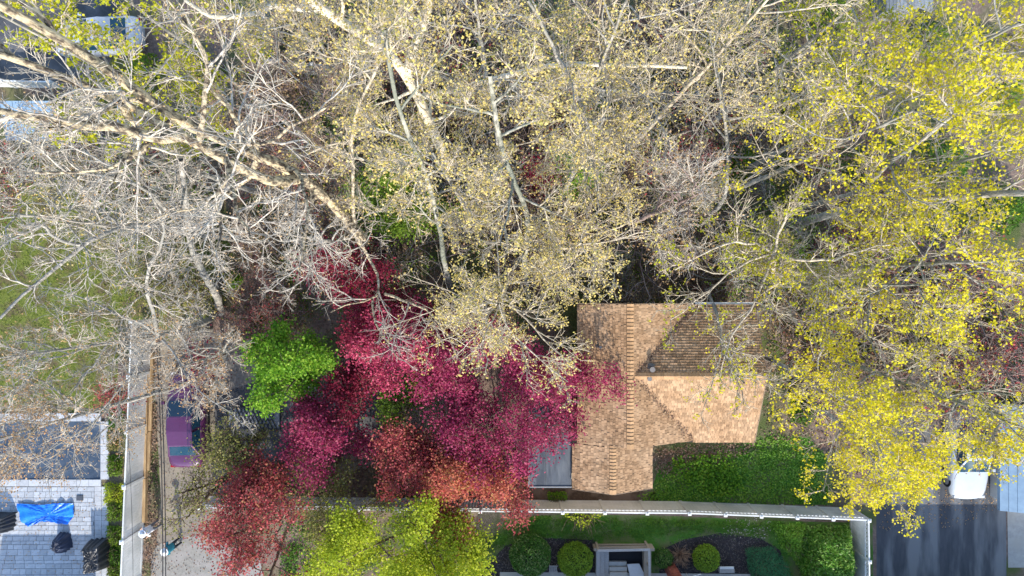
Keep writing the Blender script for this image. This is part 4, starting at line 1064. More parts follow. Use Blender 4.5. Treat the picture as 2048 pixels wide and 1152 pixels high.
# ------------------------------------------------------------------ the rest of the canopy
CR = dict(twig_bark=BARK_PALE, tips=2, ll=.07, lw=.055, spread=.045)
canopy('cream budded tree spreading over the fence corner, upper left of centre', 600, 60, 14, 4.68, BARK_GREY, L_CREAM, 201, (0, -.6), leaf_keep=0.69, **CR)
canopy('cream budded tree at the top edge between the two thick pale limbs', 960, 60, 15, 4.93, BARK_GREY, L_CREAM, 202, (.3, -.6), leaf_keep=0.82, **CR)
canopy('cream budded tree at the top edge right of the photo centre', 1230, 60, 15, 5.46, BARK_GREY, L_CREAM, 203, (-.2, -.8), leaf_keep=0.82, **CR)
canopy('fan of straight pale branches with sparse cream buds at the top, three quarters across', 1480, 60, 14, 5.71, BARK_PALE, L_CREAM, 204, (-.8, -.6), leaf_keep=0.47, n1=14, tips=2, ll=.07, lw=.055, spread=.045)
canopy('tan budded thicket tree below the fence corner, left of centre', 590, 250, 11, 4.68, BARK_MAUVE, L_TAN, 205, (.4, -.3), tips=3, ll=.06, lw=.045, spread=.05, leaf_keep=0.60, bold=1.35, n4=3)
canopy('cream budded tree over the dark ground left of the lichened trunk', 880, 330, 12, 4.16, BARK_GREY, L_CREAM, 206, (.2, -.3), leaf_keep=0.61, **CR)
canopy('cream budded tree over the green bush right of the lichened trunk', 1190, 270, 12.5, 4.41, BARK_GREY, L_CREAM, 207, (-.2, -.3), leaf_keep=0.61, **CR)
canopy('twiggy bare tree with few buds above the bare ground, right of centre', 1370, 400, 10.5, 4.68, BARK_MAUVE, L_TAN, 208, (-.5, 0), twig_bark=BARK_SILVER, tips=3, ll=.06, lw=.045, spread=.05, leaf_keep=0.35, n1=13, bold=1.35, n4=3)
canopy('dense cream budded crown overlapping the top of the crimson tree', 1000, 600, 11.5, 5.39, BARK_PALE, L_CREAM, 209, (.1, .5), n1=14, leaf_keep=0.95, tips=2, ll=.07, lw=.055, spread=.045)
canopy('cream budded crown reaching towards the upper left corner of the tan roof', 1150, 490, 11.5, 4.62, BARK_PALE, L_CREAM, 210, (-.2, .4), n1=13, leaf_keep=0.95, tips=2, ll=.07, lw=.055, spread=.045)
canopy('bare twiggy grey tree over the dark crimson foliage, left of centre', 590, 470, 9.5, 4.41, BARK_GREY, L_TAN, 211, (.6, .1), twig_bark=BARK_SILVER, tips=2, ll=.055, lw=.04, leaf_keep=0.35, n1=12, wander=.24, bold=1.35, n4=3)
canopy('bare tangled tree over the sunny lawn at the left edge', 130, 440, 13, 5.19, BARK_GREY, L_TAN, 212, (1.0, .2), twig_bark=BARK_SILVER, tips=2, ll=.055, lw=.04, leaf_keep=0.12, n1=14, wander=.24, bold=1.35, n4=3)
canopy('bare tangled grey tree over the pale blue shed', 160, 270, 14, 4.68, BARK_GREY, L_TAN, 213, (.8, 0), twig_bark=BARK_SILVER, tips=2, ll=.055, lw=.04, leaf_keep=0.12, n1=12, wander=.24, bold=1.35, n4=3)
canopy('yellow-green budding tree in the upper left corner', 110, 90, 16, 4.41, BARK_GREY, L_YGREEN, 214, (.8, -.6), tips=6, ll=.10, lw=.075, spread=.07, leaf_keep=0.66, n1=11, twig_bark=BARK_PALE)
canopy('yellow-green budding tree at the top edge left of the white forked limbs', 330, 60, 15, 4.16, BARK_GREY, L_YGREEN, 215, (.6, -.6), tips=5, ll=.085, lw=.065, spread=.07, leaf_keep=0.48, n1=11, twig_bark=BARK_PALE)
canopy('tan leaved tree over the covered pool at the lower left', 90, 850, 9, 5.19, BARK_GREY, L_ORANGE, 216, (1.4, .4), twig_bark=BARK_SILVER, tips=2, ll=.075, lw=.05, spread=.07, leaf_keep=0.75, n1=16, wander=.2, bold=1.35, n4=4)
canopy('tan leaved tree over the shaded lawn left of the white fence', 120, 700, 9.5, 4.68, BARK_GREY, L_ORANGE, 217, (1.2, .2), twig_bark=BARK_SILVER, tips=2, ll=.065, lw=.045, spread=.06, leaf_keep=0.45, n1=13, wander=.2, bold=1.35, n4=3)
canopy('small tan leaved tree overhanging the purple car', 400, 720, 6.5, 3.38, BARK_GREY, L_ORANGE, 218, (.3, .5), twig_bark=BARK_SILVER, tips=2, ll=.075, lw=.055, spread=.06, leaf_keep=.5, n1=11, r0=.12, bold=1.35, n4=3)
YL = dict(n4=3, l4=.5, twig_bark=BARK_PALE, tips=4, ll=.095, lw=.075, spread=.07)
canopy('yellow blossoming tree in the upper right corner', 1900, 120, 15, 5.46, BARK_GREY, L_YELLOW, 220, (-.8, -.6), leaf_keep=0.66, name='yellow_maple', group='yellow flowering trees', **YL)
canopy('yellow blossoming tree above the end of the back fence', 1740, 260, 13, 4.93, BARK_GREY, L_YELLOW, 221, (-.6, -.3), leaf_keep=0.47, name='yellow_maple', group='yellow flowering trees', **YL)
canopy('yellow blossoming tree at the right edge below the thick grey trunk', 2000, 520, 14, 4.68, BARK_GREY, L_YELLOW, 222, (-.8, 0), leaf_keep=0.70, name='yellow_maple', group='yellow flowering trees', **YL)
canopy('yellow blossoming tree at the right edge above the thick grey trunk', 2000, 300, 14, 4.41, BARK_GREY, L_YELLOW, 223, (-.8, -.3), leaf_keep=0.70, name='yellow_maple', group='yellow flowering trees', **YL)
canopy('sparse yellow blossoming tree to the right of the hub of pale limbs', 1760, 570, 11, 4.68, BARK_GREEN, L_YELLOW, 224, (-.6, 0), leaf_keep=0.47, n1=12, name='yellow_maple', group='yellow flowering trees', **YL)
canopy('bright yellow tree hanging beside the right end of the tan roof', 1680, 790, 9, 4.81, BARK_GREY, L_YELLOW, 225, (-.3, .9), leaf_keep=0.98, n1=14, name='yellow_maple', group='yellow flowering trees', **YL)
canopy('bright yellow tree hanging over the fence corner and asphalt drive', 1775, 920, 8.5, 3.3, BARK_GREY, L_YELLOW, 226, (0, 1.4), leaf_keep=0.98, n1=13, name='yellow_maple', group='yellow flowering trees', **YL)
canopy('sparse yellow tree over the white car', 1910, 800, 11, 4.68, BARK_GREEN, L_YELLOW, 227, (-.4, .8), leaf_keep=0.28, name='yellow_maple', group='yellow flowering trees', **YL)
canopy('yellow tree at the right edge above the low outbuilding', 2040, 850, 9, 3.38, BARK_GREY, L_YELLOW, 228, (.3, .8), leaf_keep=0.70, name='yellow_maple', group='yellow flowering trees', r0=.14, **YL)
canopy('yellow blossoming tree at the very top right corner edge', 2040, 40, 14, 3.4, BARK_GREY, L_YELLOW, 230, (-.6, -.4), leaf_keep=0.44, name='yellow_maple', group='yellow flowering trees', **YL)
canopy('thin yellow-green tree at the top edge left of the upper right building', 1660, 50, 13, 3.6, BARK_GREY, L_YGREEN, 231, (-.6, -.5), leaf_keep=.4, tips=4, ll=.085, lw=.065, spread=.07, twig_bark=BARK_PALE)
canopy('slight tree dangling bare twigs and yellow tufts over the tan roof', 1470, 730, 8.0, 3.25, BARK_GREY, L_YELLOW, 229, (1.0, 3.2), leaf_keep=0.16, name='yellow_maple', group='yellow flowering trees', r0=.10, n1=10, n2=5, n3=5, n4=4, twig_bark=BARK_PALE, tips=4, ll=.095, lw=.075, spread=.07)

# ------------------------------------------------------------------ low leafy trees
def leafy(label, cx, cy, zc, R_, leaf, seed, name='garden_tree', group=None, lean=(0, 0), bark=BARK_BROWN, tips=5, ll=.105, lw=.08, spread=.24, n1=12, n2=7, n3=6, n4=3, keep=1.0, extra=1, r0=.11, trop=.03, up=.45, twigs_=False):
    c = P(cx, cy, zc); b = np.array((c[0] + lean[0], c[1] + lean[1], 0.0))
    rr = np.random.default_rng(seed + 5)
    if R_ < 1.7: n2, n3 = 5, 5
    dens = tips / 5 * keep                       # how full the crown is
    n_pos = 2 * n1 * n2 * n3 * n4
    want = 1900 * R_ ** 1.65 * min(dens, 1.25)
    tips = max(1, math.ceil(want / n_pos)); keep = min(1.0, want / (n_pos * tips)); extra = 0
    stems = []
    for k in range(3):
        a = k * 2.1 + rr.uniform(0, 1); e = np.array((math.cos(a), math.sin(a), 0)) * R_ * .22
        stems.append(([b + e * .12, b * .5 + np.array((c[0], c[1], 0)) * .5 + e * .5 + (0, 0, zc * .45), np.array((c[0], c[1], zc * .8)) + e, np.array((c[0], c[1], zc + R_ * .22)) + e * 1.6], r0, .03))
    return make_tree(name, label, 'tree', group, b, stems, seed, bark, leaf, R_ * .80, n1=n1, n2=n2, n3=n3, n4=n4, t_low=.45, up=up, trop=trop, tips=tips, ll=ll, lw=lw, spread=spread, leaf_keep=keep, extra_leaf=extra, ang1=68, flat=.4, wander=.15, twigs=twigs_)
RG = 'red leaved maples'
leafy('large crimson maple spreading over the left slope of the tan roof', 1030, 770, 4.6, 4.6, L_CRIMSON, 301, 'red_maple', RG, n1=17, tips=5, twigs_=1)
leafy('crimson maple filling the gap left of the large crimson crown', 890, 750, 4.2, 3.5, L_CRIMSON, 302, 'red_maple', RG, n1=15)
leafy('pink-red maple with sunlight put into its leaf colour below the snaking grey limb', 800, 690, 5.0, 2.5, L_PINK, 303, 'red_maple', RG, n1=12, tips=7)
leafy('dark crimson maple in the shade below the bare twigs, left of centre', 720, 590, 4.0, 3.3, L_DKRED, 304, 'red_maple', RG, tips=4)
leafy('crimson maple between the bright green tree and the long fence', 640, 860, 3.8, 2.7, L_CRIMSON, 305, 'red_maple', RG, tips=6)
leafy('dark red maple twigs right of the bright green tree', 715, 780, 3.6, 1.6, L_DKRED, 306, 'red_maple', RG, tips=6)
leafy('orange-red maple over the long fence left of the flat grey roof', 920, 940, 4.0, 3.5, L_ORANGERED, 307, 'red_maple', RG, n1=13, twigs_=1)
leafy('salmon red maple between the crimson and orange-red crowns', 810, 920, 3.8, 2.7, L_RED, 308, 'red_maple', RG, keep=.8)
leafy('loose red maple at the bottom edge over the concrete apron', 530, 1085, 4.0, 4.6, L_RED, 309, 'red_maple', RG, n1=16, tips=2, keep=.9, twigs_=1)
leafy('small red maple crossing the left end of the long fence', 500, 970, 3.6, 1.8, L_RED, 310, 'red_maple', RG, tips=6, keep=.8)
leafy('red maple tip hanging over the fence below the flat grey roof', 1010, 1000, 3.2, 1.1, L_RED, 311, 'red_maple', RG, n1=8, tips=7, r0=.06)
leafy('orange maple top next to the lime green tree', 905, 1040, 3.8, 1.3, L_ORANGERED, 312, 'red_maple', RG, n1=8, tips=7, r0=.06)
leafy('bright green tree beside the shaded driveway', 575, 735, 4.6, 2.7, L_GREEN, 320, 'green_tree', None, tips=6, ll=.11, lw=.09, spread=.17, n1=12)
leafy('bright lime green tree at the bottom edge', 800, 1120, 4.4, 4.6, L_LIME, 321, 'green_tree', None, tips=7, ll=.11, lw=.09, n1=16)
leafy('small green tree tucked among the crimson crowns', 808, 815, 3.6, 1.25, L_MID, 322, 'green_tree', None, tips=7, n1=8, r0=.06)
leafy('olive leaved loose tree behind the purple car', 470, 900, 3.4, 1.9, L_OLIVE, 323, 'olive_tree', 'olive leaved small trees', tips=4, keep=.7, extra=1, ll=.09)
leafy('olive leaved loose tree above the long fence between the red maples', 640, 955, 3.2, 2.0, L_OLIVE, 324, 'olive_tree', 'olive leaved small trees', tips=4, keep=.6, extra=1, ll=.09)
leafy('olive and cream loose tree below the long fence next to the lime tree', 690, 1060, 3.2, 2.6, L_OLIVE, 325, 'olive_tree', 'olive leaved small trees', tips=4, keep=.6, extra=1, ll=.085)
leafy('sparse olive tree over the driveway beside the concrete apron', 390, 1000, 3.6, 1.9, L_OLIVE, 326, 'olive_tree', 'olive leaved small trees', tips=2, keep=.55, extra=0, ll=.085)
leafy('yellow-green tree on the lawn behind the curvy grey tree', 350, 560, 4.0, 2.6, L_OLIVE, 327, 'olive_tree', 'olive leaved small trees', tips=3, keep=.6, extra=1, ll=.08)
leafy('green leaved undergrowth tree seen through bare twigs, left of the lichened trunk', 800, 380, 4.2, 2.5, L_MID, 328, 'green_tree', None, tips=6, keep=.9, ll=.10)
leafy('small fresh green tree beside the dark red bush under the bare canopy', 1165, 335, 3.4, 1.3, L_GREEN, 329, 'green_tree', None, tips=6, n1=8, r0=.06)
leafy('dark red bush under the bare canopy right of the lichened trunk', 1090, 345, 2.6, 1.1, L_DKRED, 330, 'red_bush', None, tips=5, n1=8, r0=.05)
leafy('rusty red bush in the undergrowth just below the back fence', 1130, 245, 2.6, 1.2, L_RED, 331, 'red_bush', None, tips=3, n1=8, r0=.05, keep=.6)
leafy('small red bush on the planting strip against the white fence', 232, 790, 1.6, .6, L_RED, 332, 'red_bush', None, tips=5, n1=7, n2=5, n3=4, r0=.03)
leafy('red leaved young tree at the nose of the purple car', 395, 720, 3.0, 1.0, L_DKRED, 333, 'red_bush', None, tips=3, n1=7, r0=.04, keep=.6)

# ------------------------------------------------------------------ clipped and loose shrubs
def ball_shrub(label, px, py, rad, hgt, leaf, seed, n=5200, ll=.055, lw=.04, rough=.03, name='round_shrub', group=None):
    r = np.random.default_rng(seed)
    c = gxy(px, py)
    root = empty(name, (*c, 0)); tag(root, label, 'shrub', group)
    th = r.uniform(0, 2 * np.pi, n); u = r.uniform(-.35, 1, n); s = np.sqrt(1 - u * u)
    lump = 1 + rough * (np.sin(th * 5 + seed) * np.cos(u * 7) + r.normal(0, .8, n))
    C = np.column_stack([c[0] + np.cos(th) * s * rad * lump, c[1] + np.sin(th) * s * rad * lump, hgt * .42 + u * hgt * .58 * lump])
    V, F = leaf_geo(r, C, ll, lw, .8); TRI[0] += 2 * n
    tag(link('foliage', np_mesh('foliage', V, F), leaf, root), kind='stuff')
    mb = MB(); z = np.linspace(-.3, 1, 9)
    mb.tube([(c[0], c[1], hgt * .42 + q * hgt * .55) for q in z], [max(.02, math.sqrt(max(0, 1 - q * q))) * rad * .93 for q in z], 18)
    mb.build('inner_core', mat('shrub_core', (.02, .035, .012), (.03, .03, .015), scale=20, rough=1), root, smooth=True)  # solid dark core fills the inside of the leaf shell
    mb = MB(); mb.tube([(c[0], c[1], 0), (c[0], c[1], hgt * .3)], .05, 8); mb.build('stem', BARK_BROWN, root)
    return root
ball_shrub('large dark round clipped shrub in the mulch bed', 1060, 1102, .98, 1.25, L_BOX, 401, 6500, .085, .06, .03)
ball_shrub('lighter green round clipped shrub left of the stair well', 1149, 1112, .80, 1.0, L_BOX2, 402, 5000, .085, .06, .055)
ball_shrub('smallest round clipped shrub right of the bare spiky shrub', 1408, 1110, .62, .9, L_BOX2, 403, 3200, .085, .06, .05)
ball_shrub('small dark green shrub squeezed between stair well and brick pier', 1324, 1112, .42, .7, L_BOX, 404, 2600, .055, .04, .10)

def mound(label, outline, hgt, leaf, seed, n, ll, lw, name='shrub', bumps=6, group=None, cat='shrub'):
    """a loose shrub over an outline: stems inside, leaves through the volume"""
    r = np.random.default_rng(seed)
    q = np.array([gxy(*p) for p in outline]); c = q.mean(0)
    root = empty(name, (*c, 0)); tag(root, label, cat, group)
    C = sample_poly(q, n, r)
    bc = sample_poly(q, bumps, r)
    d = np.min(np.linalg.norm(C[:, None] - bc[None], axis=2), 1)
    edge = poly_edge(C, q)
    top = hgt * np.clip(edge / .5, 0.15, 1) ** .6 * (1 - .25 * np.clip(d / 1.2, 0, 1))
    z = top * (1 - r.uniform(0, 1, n) ** 2.2 * .75)
    C3 = np.column_stack([C + r.normal(0, .05, C.shape), z])
    V, F = leaf_geo(r, C3, ll, lw, .5); TRI[0] += 2 * n
    tag(link('foliage', np_mesh('foliage', V, F), leaf, root), kind='stuff')
    m = 40; b0 = sample_poly(q, m, r); bb = c + (b0 - c) * .5
    P0 = np.column_stack([bb, np.zeros(m)]); D = np.column_stack([(b0 - bb), np.full(m, hgt)])
    p, rd = grow(r, P0, D, np.full(m, hgt * .9), np.full(m, .02), np.full(m, .006), 4, .12, .05)
    V, F = tubes(p, rd, 4); link('stems', np_mesh('stems', V, F, True), BARK_BROWN, root)
    return root

def inside(pts, q):
    x, y = pts[:, 0], pts[:, 1]; res = np.zeros(len(pts), bool); n = len(q); j = n - 1
    for i in range(n):
        xi, yi, xj, yj = *q[i], *q[j]
        with np.errstate(divide='ignore', invalid='ignore'):
            res ^= ((yi > y) != (yj > y)) & (x < (xj - xi) * (y - yi) / (yj - yi + 1e-12) + xi)
        j = i
    return res
def sample_poly(q, n, r):
    q = np.asarray(q, float); lo, hi = q.min(0), q.max(0); out = np.empty((0, 2))
    while len(out) < n:
        p = r.uniform(lo, hi, (n * 2, 2)); out = np.vstack([out, p[inside(p, q)]])
    return out[:n]
def poly_edge(pts, q):
    d = np.full(len(pts), 1e9)
    for a, b in zip(q, np.roll(q, -1, 0)):
        ab = b - a; t = np.clip(((pts - a) @ ab) / (ab @ ab), 0, 1); d = np.minimum(d, np.linalg.norm(pts - (a + t[:, None] * ab), axis=1))
    return d

mound('big glossy leaved hedge shrub in the corner of the white fence', [(1610, 1050), (1690, 1046), (1698, 1160), (1610, 1180), (1590, 1120)], 1.7, L_RHODO, 411, 9000, .15, .055, 'glossy_shrub', 9)
mound('dark green creeping shrub between the stepping bank and the glossy hedge', [(1545, 1048), (1610, 1046), (1600, 1130), (1560, 1090)], .7, L_IVY, 412, 4000, .08, .06, 'creeping_shrub')
mound('blue-green feathery shrub right of the white topped bench', [(1490, 1095), (1540, 1090), (1572, 1125), (1580, 1170), (1510, 1170), (1494, 1130)], 1.0, L_PINE, 413, 7000, .12, .016, 'feathery_shrub', 7)
mound('lime leaved vine spilling over the long fence', [(1120, 1022), (1160, 1010), (1215, 1022), (1180, 1035), (1165, 1052), (1150, 1036)], 1.9, L_LIME, 414, 260, .10, .08, 'vine', 3, cat='vine')
mound('small yellow-green shrub at the front of the soil strip', [(1095, 985), (1130, 984), (1132, 1000), (1100, 1000)], .5, L_GREEN, 415, 700, .09, .07, 'low_shrub', 3)
# bare spiky shrub
r = np.random.default_rng(77); c = gxy(1358, 1108); m = 150
root = empty('spiky_shrub', (*c, 0)); tag(root, 'bare brown spiky shrub beside the brick pier', 'shrub')
a = r.uniform(0, 2 * np.pi, m); e = r.uniform(.25, 1.4, m)
D = np.column_stack([np.cos(a) * np.cos(e), np.sin(a) * np.cos(e), np.sin(e)])
p, rd = grow(r, np.tile((*c, .02), (m, 1)), D, r.uniform(.45, .8, m), np.full(m, .012), np.full(m, .006), 5, .16, -.03)
V, F = tubes(p, rd, 4); link('stems', np_mesh('stems', V, F, True), barkmat('stem_tan', (.36, .25, .17), (.26, .17, .12)), root)
# planting strip beside the left fence
for i, (px, py, w, m_) in enumerate(((236, 840, 14, L_BUSH), (232, 880, 13, L_OLIVE), (233, 930, 13, L_MID), (230, 985, 17, L_LIME), (232, 1020, 14, L_MID), (232, 1070, 14, L_MID), (232, 1110, 13, L_BUSH), (232, 1140, 13, L_MID))):
    mound(('first', 'second', 'third', 'fourth', 'fifth', 'sixth', 'seventh', 'eighth')[i] + ' low plant from the pool end, on the strip beside the white fence', [(px - w, py - 20), (px + w, py - 18), (px + w, py + 19), (px - w, py + 20)], .55, m_, 430 + i, 800, .09, .06, 'low_plant', 3, group='low plants between patio and fence', cat='plant')

# bare shrubs of the understorey: four kinds, copied
def bare_shrub_mesh(seed):
    r = np.random.default_rng(seed); m = 9
    a = r.uniform(0, 2 * np.pi, m); e = r.uniform(.6, 1.4, m)
    D = np.column_stack([np.cos(a) * np.cos(e), np.sin(a) * np.cos(e), np.sin(e)])
    L = r.uniform(1.3, 2.4, m)
    p1, r1 = grow(r, np.zeros((m, 3)), D, L, np.full(m, .022), np.full(m, .01), 6, .15, .02)
    p, d, L2, rr = spawn(r, p1, r1, 8, .15, 1, 48, 14, .5, L, .3); p2, r2 = grow(r, p, d, L2, np.minimum(rr, .012), np.full(len(p), .007), 4, .2, .02)
    p, d, L3, rr = spawn(r, p2, r2, 5, .15, 1, 45, 14, .55, L2, .2); p3, r3 = grow(r, p, d, L3, np.minimum(rr, .009), np.full(len(p), .005), 3, .22, .0)
    V, F = join([tubes(p1, r1, 5), tubes(p2, r2, 3), tubes(p3, r3, 3)]); TRI[0] += 2 * len(F)
    C = np.repeat(p3[:, -1], 2, 0); C = C + r.normal(0, .04, C.shape)
    return np_mesh('stems', V, F, True), np_mesh('buds', *leaf_geo(r, C, .05, .04, .5))
kinds = [bare_shrub_mesh(500 + i) for i in range(5)]
for i, (s_, b_) in enumerate(kinds):
    s_.materials.append((BARK_MAUVE, BARK_PALE, BARK_MAUVE, BARK_GREY, BARK_MAUVE)[i]); b_.materials.append((L_TAN, L_MID, L_ORANGE, L_CREAM, L_RED)[i])
rs = np.random.default_rng(55)
spots = sample_poly([gxy(480, 150), gxy(1500, 200), gxy(1750, 260), gxy(1750, 560), gxy(1560, 600), gxy(1500, 600), gxy(1120, 590), gxy(900, 560), gxy(560, 600), gxy(500, 420)], 70, rs)
spots = np.vstack([spots, sample_poly([gxy(430, 600), gxy(560, 590), gxy(600, 660), gxy(430, 690)], 5, rs), sample_poly([gxy(1540, 620), gxy(1750, 600), gxy(1800, 820), gxy(1620, 900)], 12, rs), sample_poly([gxy(600, 20), gxy(1700, 20), gxy(1650, 170), gxy(620, 110)], 22, rs)])
big = np.vstack([sample_poly([gxy(480, 60), gxy(1700, 60), gxy(1750, 560), gxy(1560, 590), gxy(900, 540), gxy(500, 560)], 40, rs), sample_poly([gxy(60, 340), gxy(430, 350), gxy(440, 600), gxy(120, 600)], 9, rs), sample_poly([gxy(1560, 560), gxy(1980, 500), gxy(1980, 780), gxy(1640, 860)], 10, rs)])
marks = [(430, 180, 'above the big furrowed fork'), (620, 70, 'inside the back fence corner'), (900, 60, 'between the white forked limbs and the top edge'), (1250, 60, 'beyond the brightest stretch of back fence'), (1600, 60, 'beyond the right end of the back fence'), (620, 300, 'right of the big furrowed trunk'), (560, 500, 'left of the dark crimson maple'), (820, 260, 'beside the slim dark trunk'), (880, 480, 'at the foot of the slim dark trunk'),
         (1090, 280, 'beside the dark red bush'), (1150, 480, 'above the corner of the tan roof'), (1350, 300, 'below the right half of the back fence'), (1380, 500, 'just above the tan roof'), (1620, 320, 'at the foot of the upper yellow trees'), (1640, 520, 'right of the hub of pale limbs'), (1700, 760, 'under the yellow trees by the tan wing'), (1880, 620, 'under the yellow trees at the right edge'), (480, 640, 'between the curvy tree and green tree'), (250, 450, 'on the sunny lawn under bare limbs'), (120, 520, 'on the lawn near the left edge')]
spots = [(x, y, 0) for x, y in spots] + [(x, y, 1) for x, y in big]
for i, (x, y, tall) in enumerate(spots):
    k = rs.integers(0, 5)
    root = empty('bare_sapling' if tall else 'bare_shrub', (x, y, 0), rs.uniform(0, 6.28)); sc = rs.uniform(1.6, 2.3) if tall else rs.uniform(.7, 1.25); root.scale = (sc, sc, sc)
    look = ('mauve twigged %s with tan buds', 'pale twigged %s with green buds', 'mauve twigged %s with orange buds', 'grey twigged %s with cream buds', 'mauve twigged %s with red buds')[k] % ('sapling' if tall else 'shrub')
    where = min(marks, key=lambda m: (gxy(m[0], m[1])[0] - x) ** 2 + (gxy(m[0], m[1])[1] - y) ** 2)[2]
    tag(root, look + ' ' + where, 'sapling' if tall else 'shrub', look + ', ' + where)
    for nm, me in (('stems', kinds[k][0]), ('buds', kinds[k][1])):
        o = bpy.data.objects.new(nm, me); COL.objects.link(o); o.parent = root; tag(o, kind='stuff')
# green shrubs of the understorey
for i, (px, py, w, m_, lab) in enumerate(((700, 165, 28, L_MID, 'green bush just below the back fence, left of the dark curving trunk'), (1140, 215, 30, L_MID, 'green bush below the brightest stretch of the back fence'), (1215, 215, 24, L_BUSH, 'dark green bush right of the rusty red bush'),
        (1640, 330, 26, L_BUSH, 'green bush at the foot of the yellow trees, upper right'), (1560, 330, 22, L_MID, 'low green bush beside a brown slanting trunk, right of centre'), (1800, 420, 40, L_BUSH, 'dark green bush below the thick grey trunk at the right'), (1700, 700, 34, L_BUSH, 'dark green bush between the yellow trees right of the tan roof'),
        (470, 560, 18, L_GREEN, 'small fresh green bush right of the curvy grey tree'), (530, 470, 14, L_GREEN, 'tiny green bush in the bare twigs left of centre'), (1850, 560, 36, L_BUSH, 'dark green bush at the right below the hub of limbs'), (1740, 160, 40, L_BUSH, 'dark green bush beyond the end of the back fence'), (1600, 820, 30, L_BUSH, 'green bush against the right end wall of the house'),
        (520, 640, 16, L_GREEN, 'small green bush above the bright green tree'), (620, 380, 22, L_MID, 'green bush beneath the big furrowed trunk'))):
    mound(lab, [(px - w, py - w * .6), (px + w * .3, py - w), (px + w, py), (px + w * .4, py + w), (px - w * .8, py + w * .6)], .5 + w * .022, m_, 460 + i, 260 + w * 36, .10, .07, 'green_bush', 4, group='green bushes of the undergrowth')


for i, (px, py, w, m_, lab) in enumerate(((1480, 330, 34, L_MID, 'mid green bush above the hub of pale limbs'), (1880, 330, 50, L_BUSH, 'broad green bush under the yellow trees above the thick trunk'), (1960, 640, 44, L_MID, 'mid green bush at the right edge among yellow blossom'), (1620, 640, 34, L_MID, 'mid green bush above the right end of the tan roof'),
        (960, 250, 34, L_MID, 'green bush beneath the lichened trunk near the back fence'), (1320, 270, 30, L_MID, 'green bush between centre and the straight grey trunk'), (620, 110, 40, L_OLIVE, 'olive bush inside the back fence corner'), (420, 180, 44, L_OLIVE, 'olive bush above the big furrowed fork'), (300, 150, 40, L_MID, 'mid green bush near the hidden white car'), (1850, 90, 40, L_MID, 'green bush near the top right building'), (1500, 60, 44, L_MID, 'green bush beyond the back fence, three quarters across'), (1100, 60, 44, L_OLIVE, 'olive bush beyond the back fence at the top centre'))):
    mound(lab, [(px - w, py - w * .6), (px + w * .3, py - w), (px + w, py), (px + w * .4, py + w), (px - w * .8, py + w * .6)], .5 + w * .022, m_, 490 + i, 200 + w * 26, .12, .085, 'green_bush', 4, group='green bushes of the undergrowth')

for i, (px, py, w, m_, lab) in enumerate(((1640, 40, 60, L_MID, 'green bush at the top edge left of the upper right building'), (1980, 180, 60, L_MID, 'green bush in the far upper right under blossom'), (1990, 420, 50, L_BUSH, 'dark green bush at the right edge by the thick trunk'), (1880, 760, 46, L_MID, 'mid green bush above the white car'), (1560, 230, 50, L_MID, 'green bush under the right end of the back fence'), (880, 420, 40, L_MID, 'mid green bush at the foot of the slim dark trunk'), (500, 300, 40, L_OLIVE, 'olive bush under the forked furrowed trunk'))):
    mound(lab, [(px - w, py - w * .6), (px + w * .3, py - w), (px + w, py), (px + w * .4, py + w), (px - w * .8, py + w * .6)], .6 + w * .02, m_, 520 + i, 200 + w * 26, .13, .09, 'green_bush', 5, group='green bushes of the undergrowth')

# ------------------------------------------------------------------ ground cover, litter, grass
def scatter(name, label, cat, poly, n, leaf, seed, ll, lw, zlo, zhi, clump=0.0):
    r = np.random.default_rng(seed); q = np.array([gxy(*p) for p in poly])
    C = sample_poly(q, n, r) + r.normal(0, .12, (n, 2))
    if clump:
        k = sample_poly(q, max(3, n // 60), r); C = k[r.integers(0, len(k), n)] + r.normal(0, clump, (n, 2)); C = C[inside(C, q)]
    V, F = leaf_geo(r, np.column_stack([C, r.uniform(zlo, zhi, len(C))]), ll, lw, .35); TRI[0] += 2 * len(C)
    o = link(name, np_mesh(name, V, F), leaf); tag(o, label, cat, kind='stuff'); return o
scatter('ivy', 'dense green ivy ground cover between the house and the long fence', 'ivy', [(1322, 950), (1345, 925), (1400, 908), (1450, 900), (1500, 892), (1535, 870), (1600, 880), (1650, 910), (1640, 950), (1660, 985), (1655, 1006), (1500, 1003), (1400, 1000), (1330, 1000), (1270, 996), (1312, 980)], 9000, L_IVY, 601, .10, .08, .008, .05)
scatter('ivy', 'green leaf clumps standing in for a sun patch in the ivy below the tan wing', 'ivy', [(1340, 910), (1470, 905), (1490, 990), (1340, 990)], 1800, L_GREEN, 602, .12, .10, .12, .34, .3)  # separate leaf clumps stand in for a patch of sun on the ivy
scatter('ground_cover', 'green weeds growing along the top of the shaded grass strip', 'weeds', [(1040, 1030), (1560, 1040), (1560, 1056), (1040, 1046)], 2600, L_BUSH, 603, .10, .05, .02, .22, .12)
scatter('leaf_litter', 'brown fallen leaves strewn over the woodland floor', 'leaf litter', [(430, 130), (1760, 180), (1760, 600), (1160, 610), (700, 680), (430, 640)], 24000, L_LITTER, 604, .11, .08, .012, .06)
scatter('leaf_litter', 'brown fallen leaves under the yellow trees on the right', 'leaf litter', [(1530, 560), (2100, 500), (2100, 830), (1750, 830), (1740, 1000), (1640, 900), (1530, 880)], 9000, L_LITTER, 605, .10, .075, .012, .06)
scatter('leaf_litter', 'brown fallen leaves along the timber border', 'leaf litter', [(290, 690), (318, 690), (312, 1150), (286, 1150)], 1600, L_LITTER, 606, .09, .07, .02, .07)
scatter('leaf_litter', 'dead leaves on the soil below the red maples', 'leaf litter', [(560, 900), (1060, 860), (1060, 1000), (560, 985)], 7000, L_LITTER, 607, .10, .075, .014, .06)
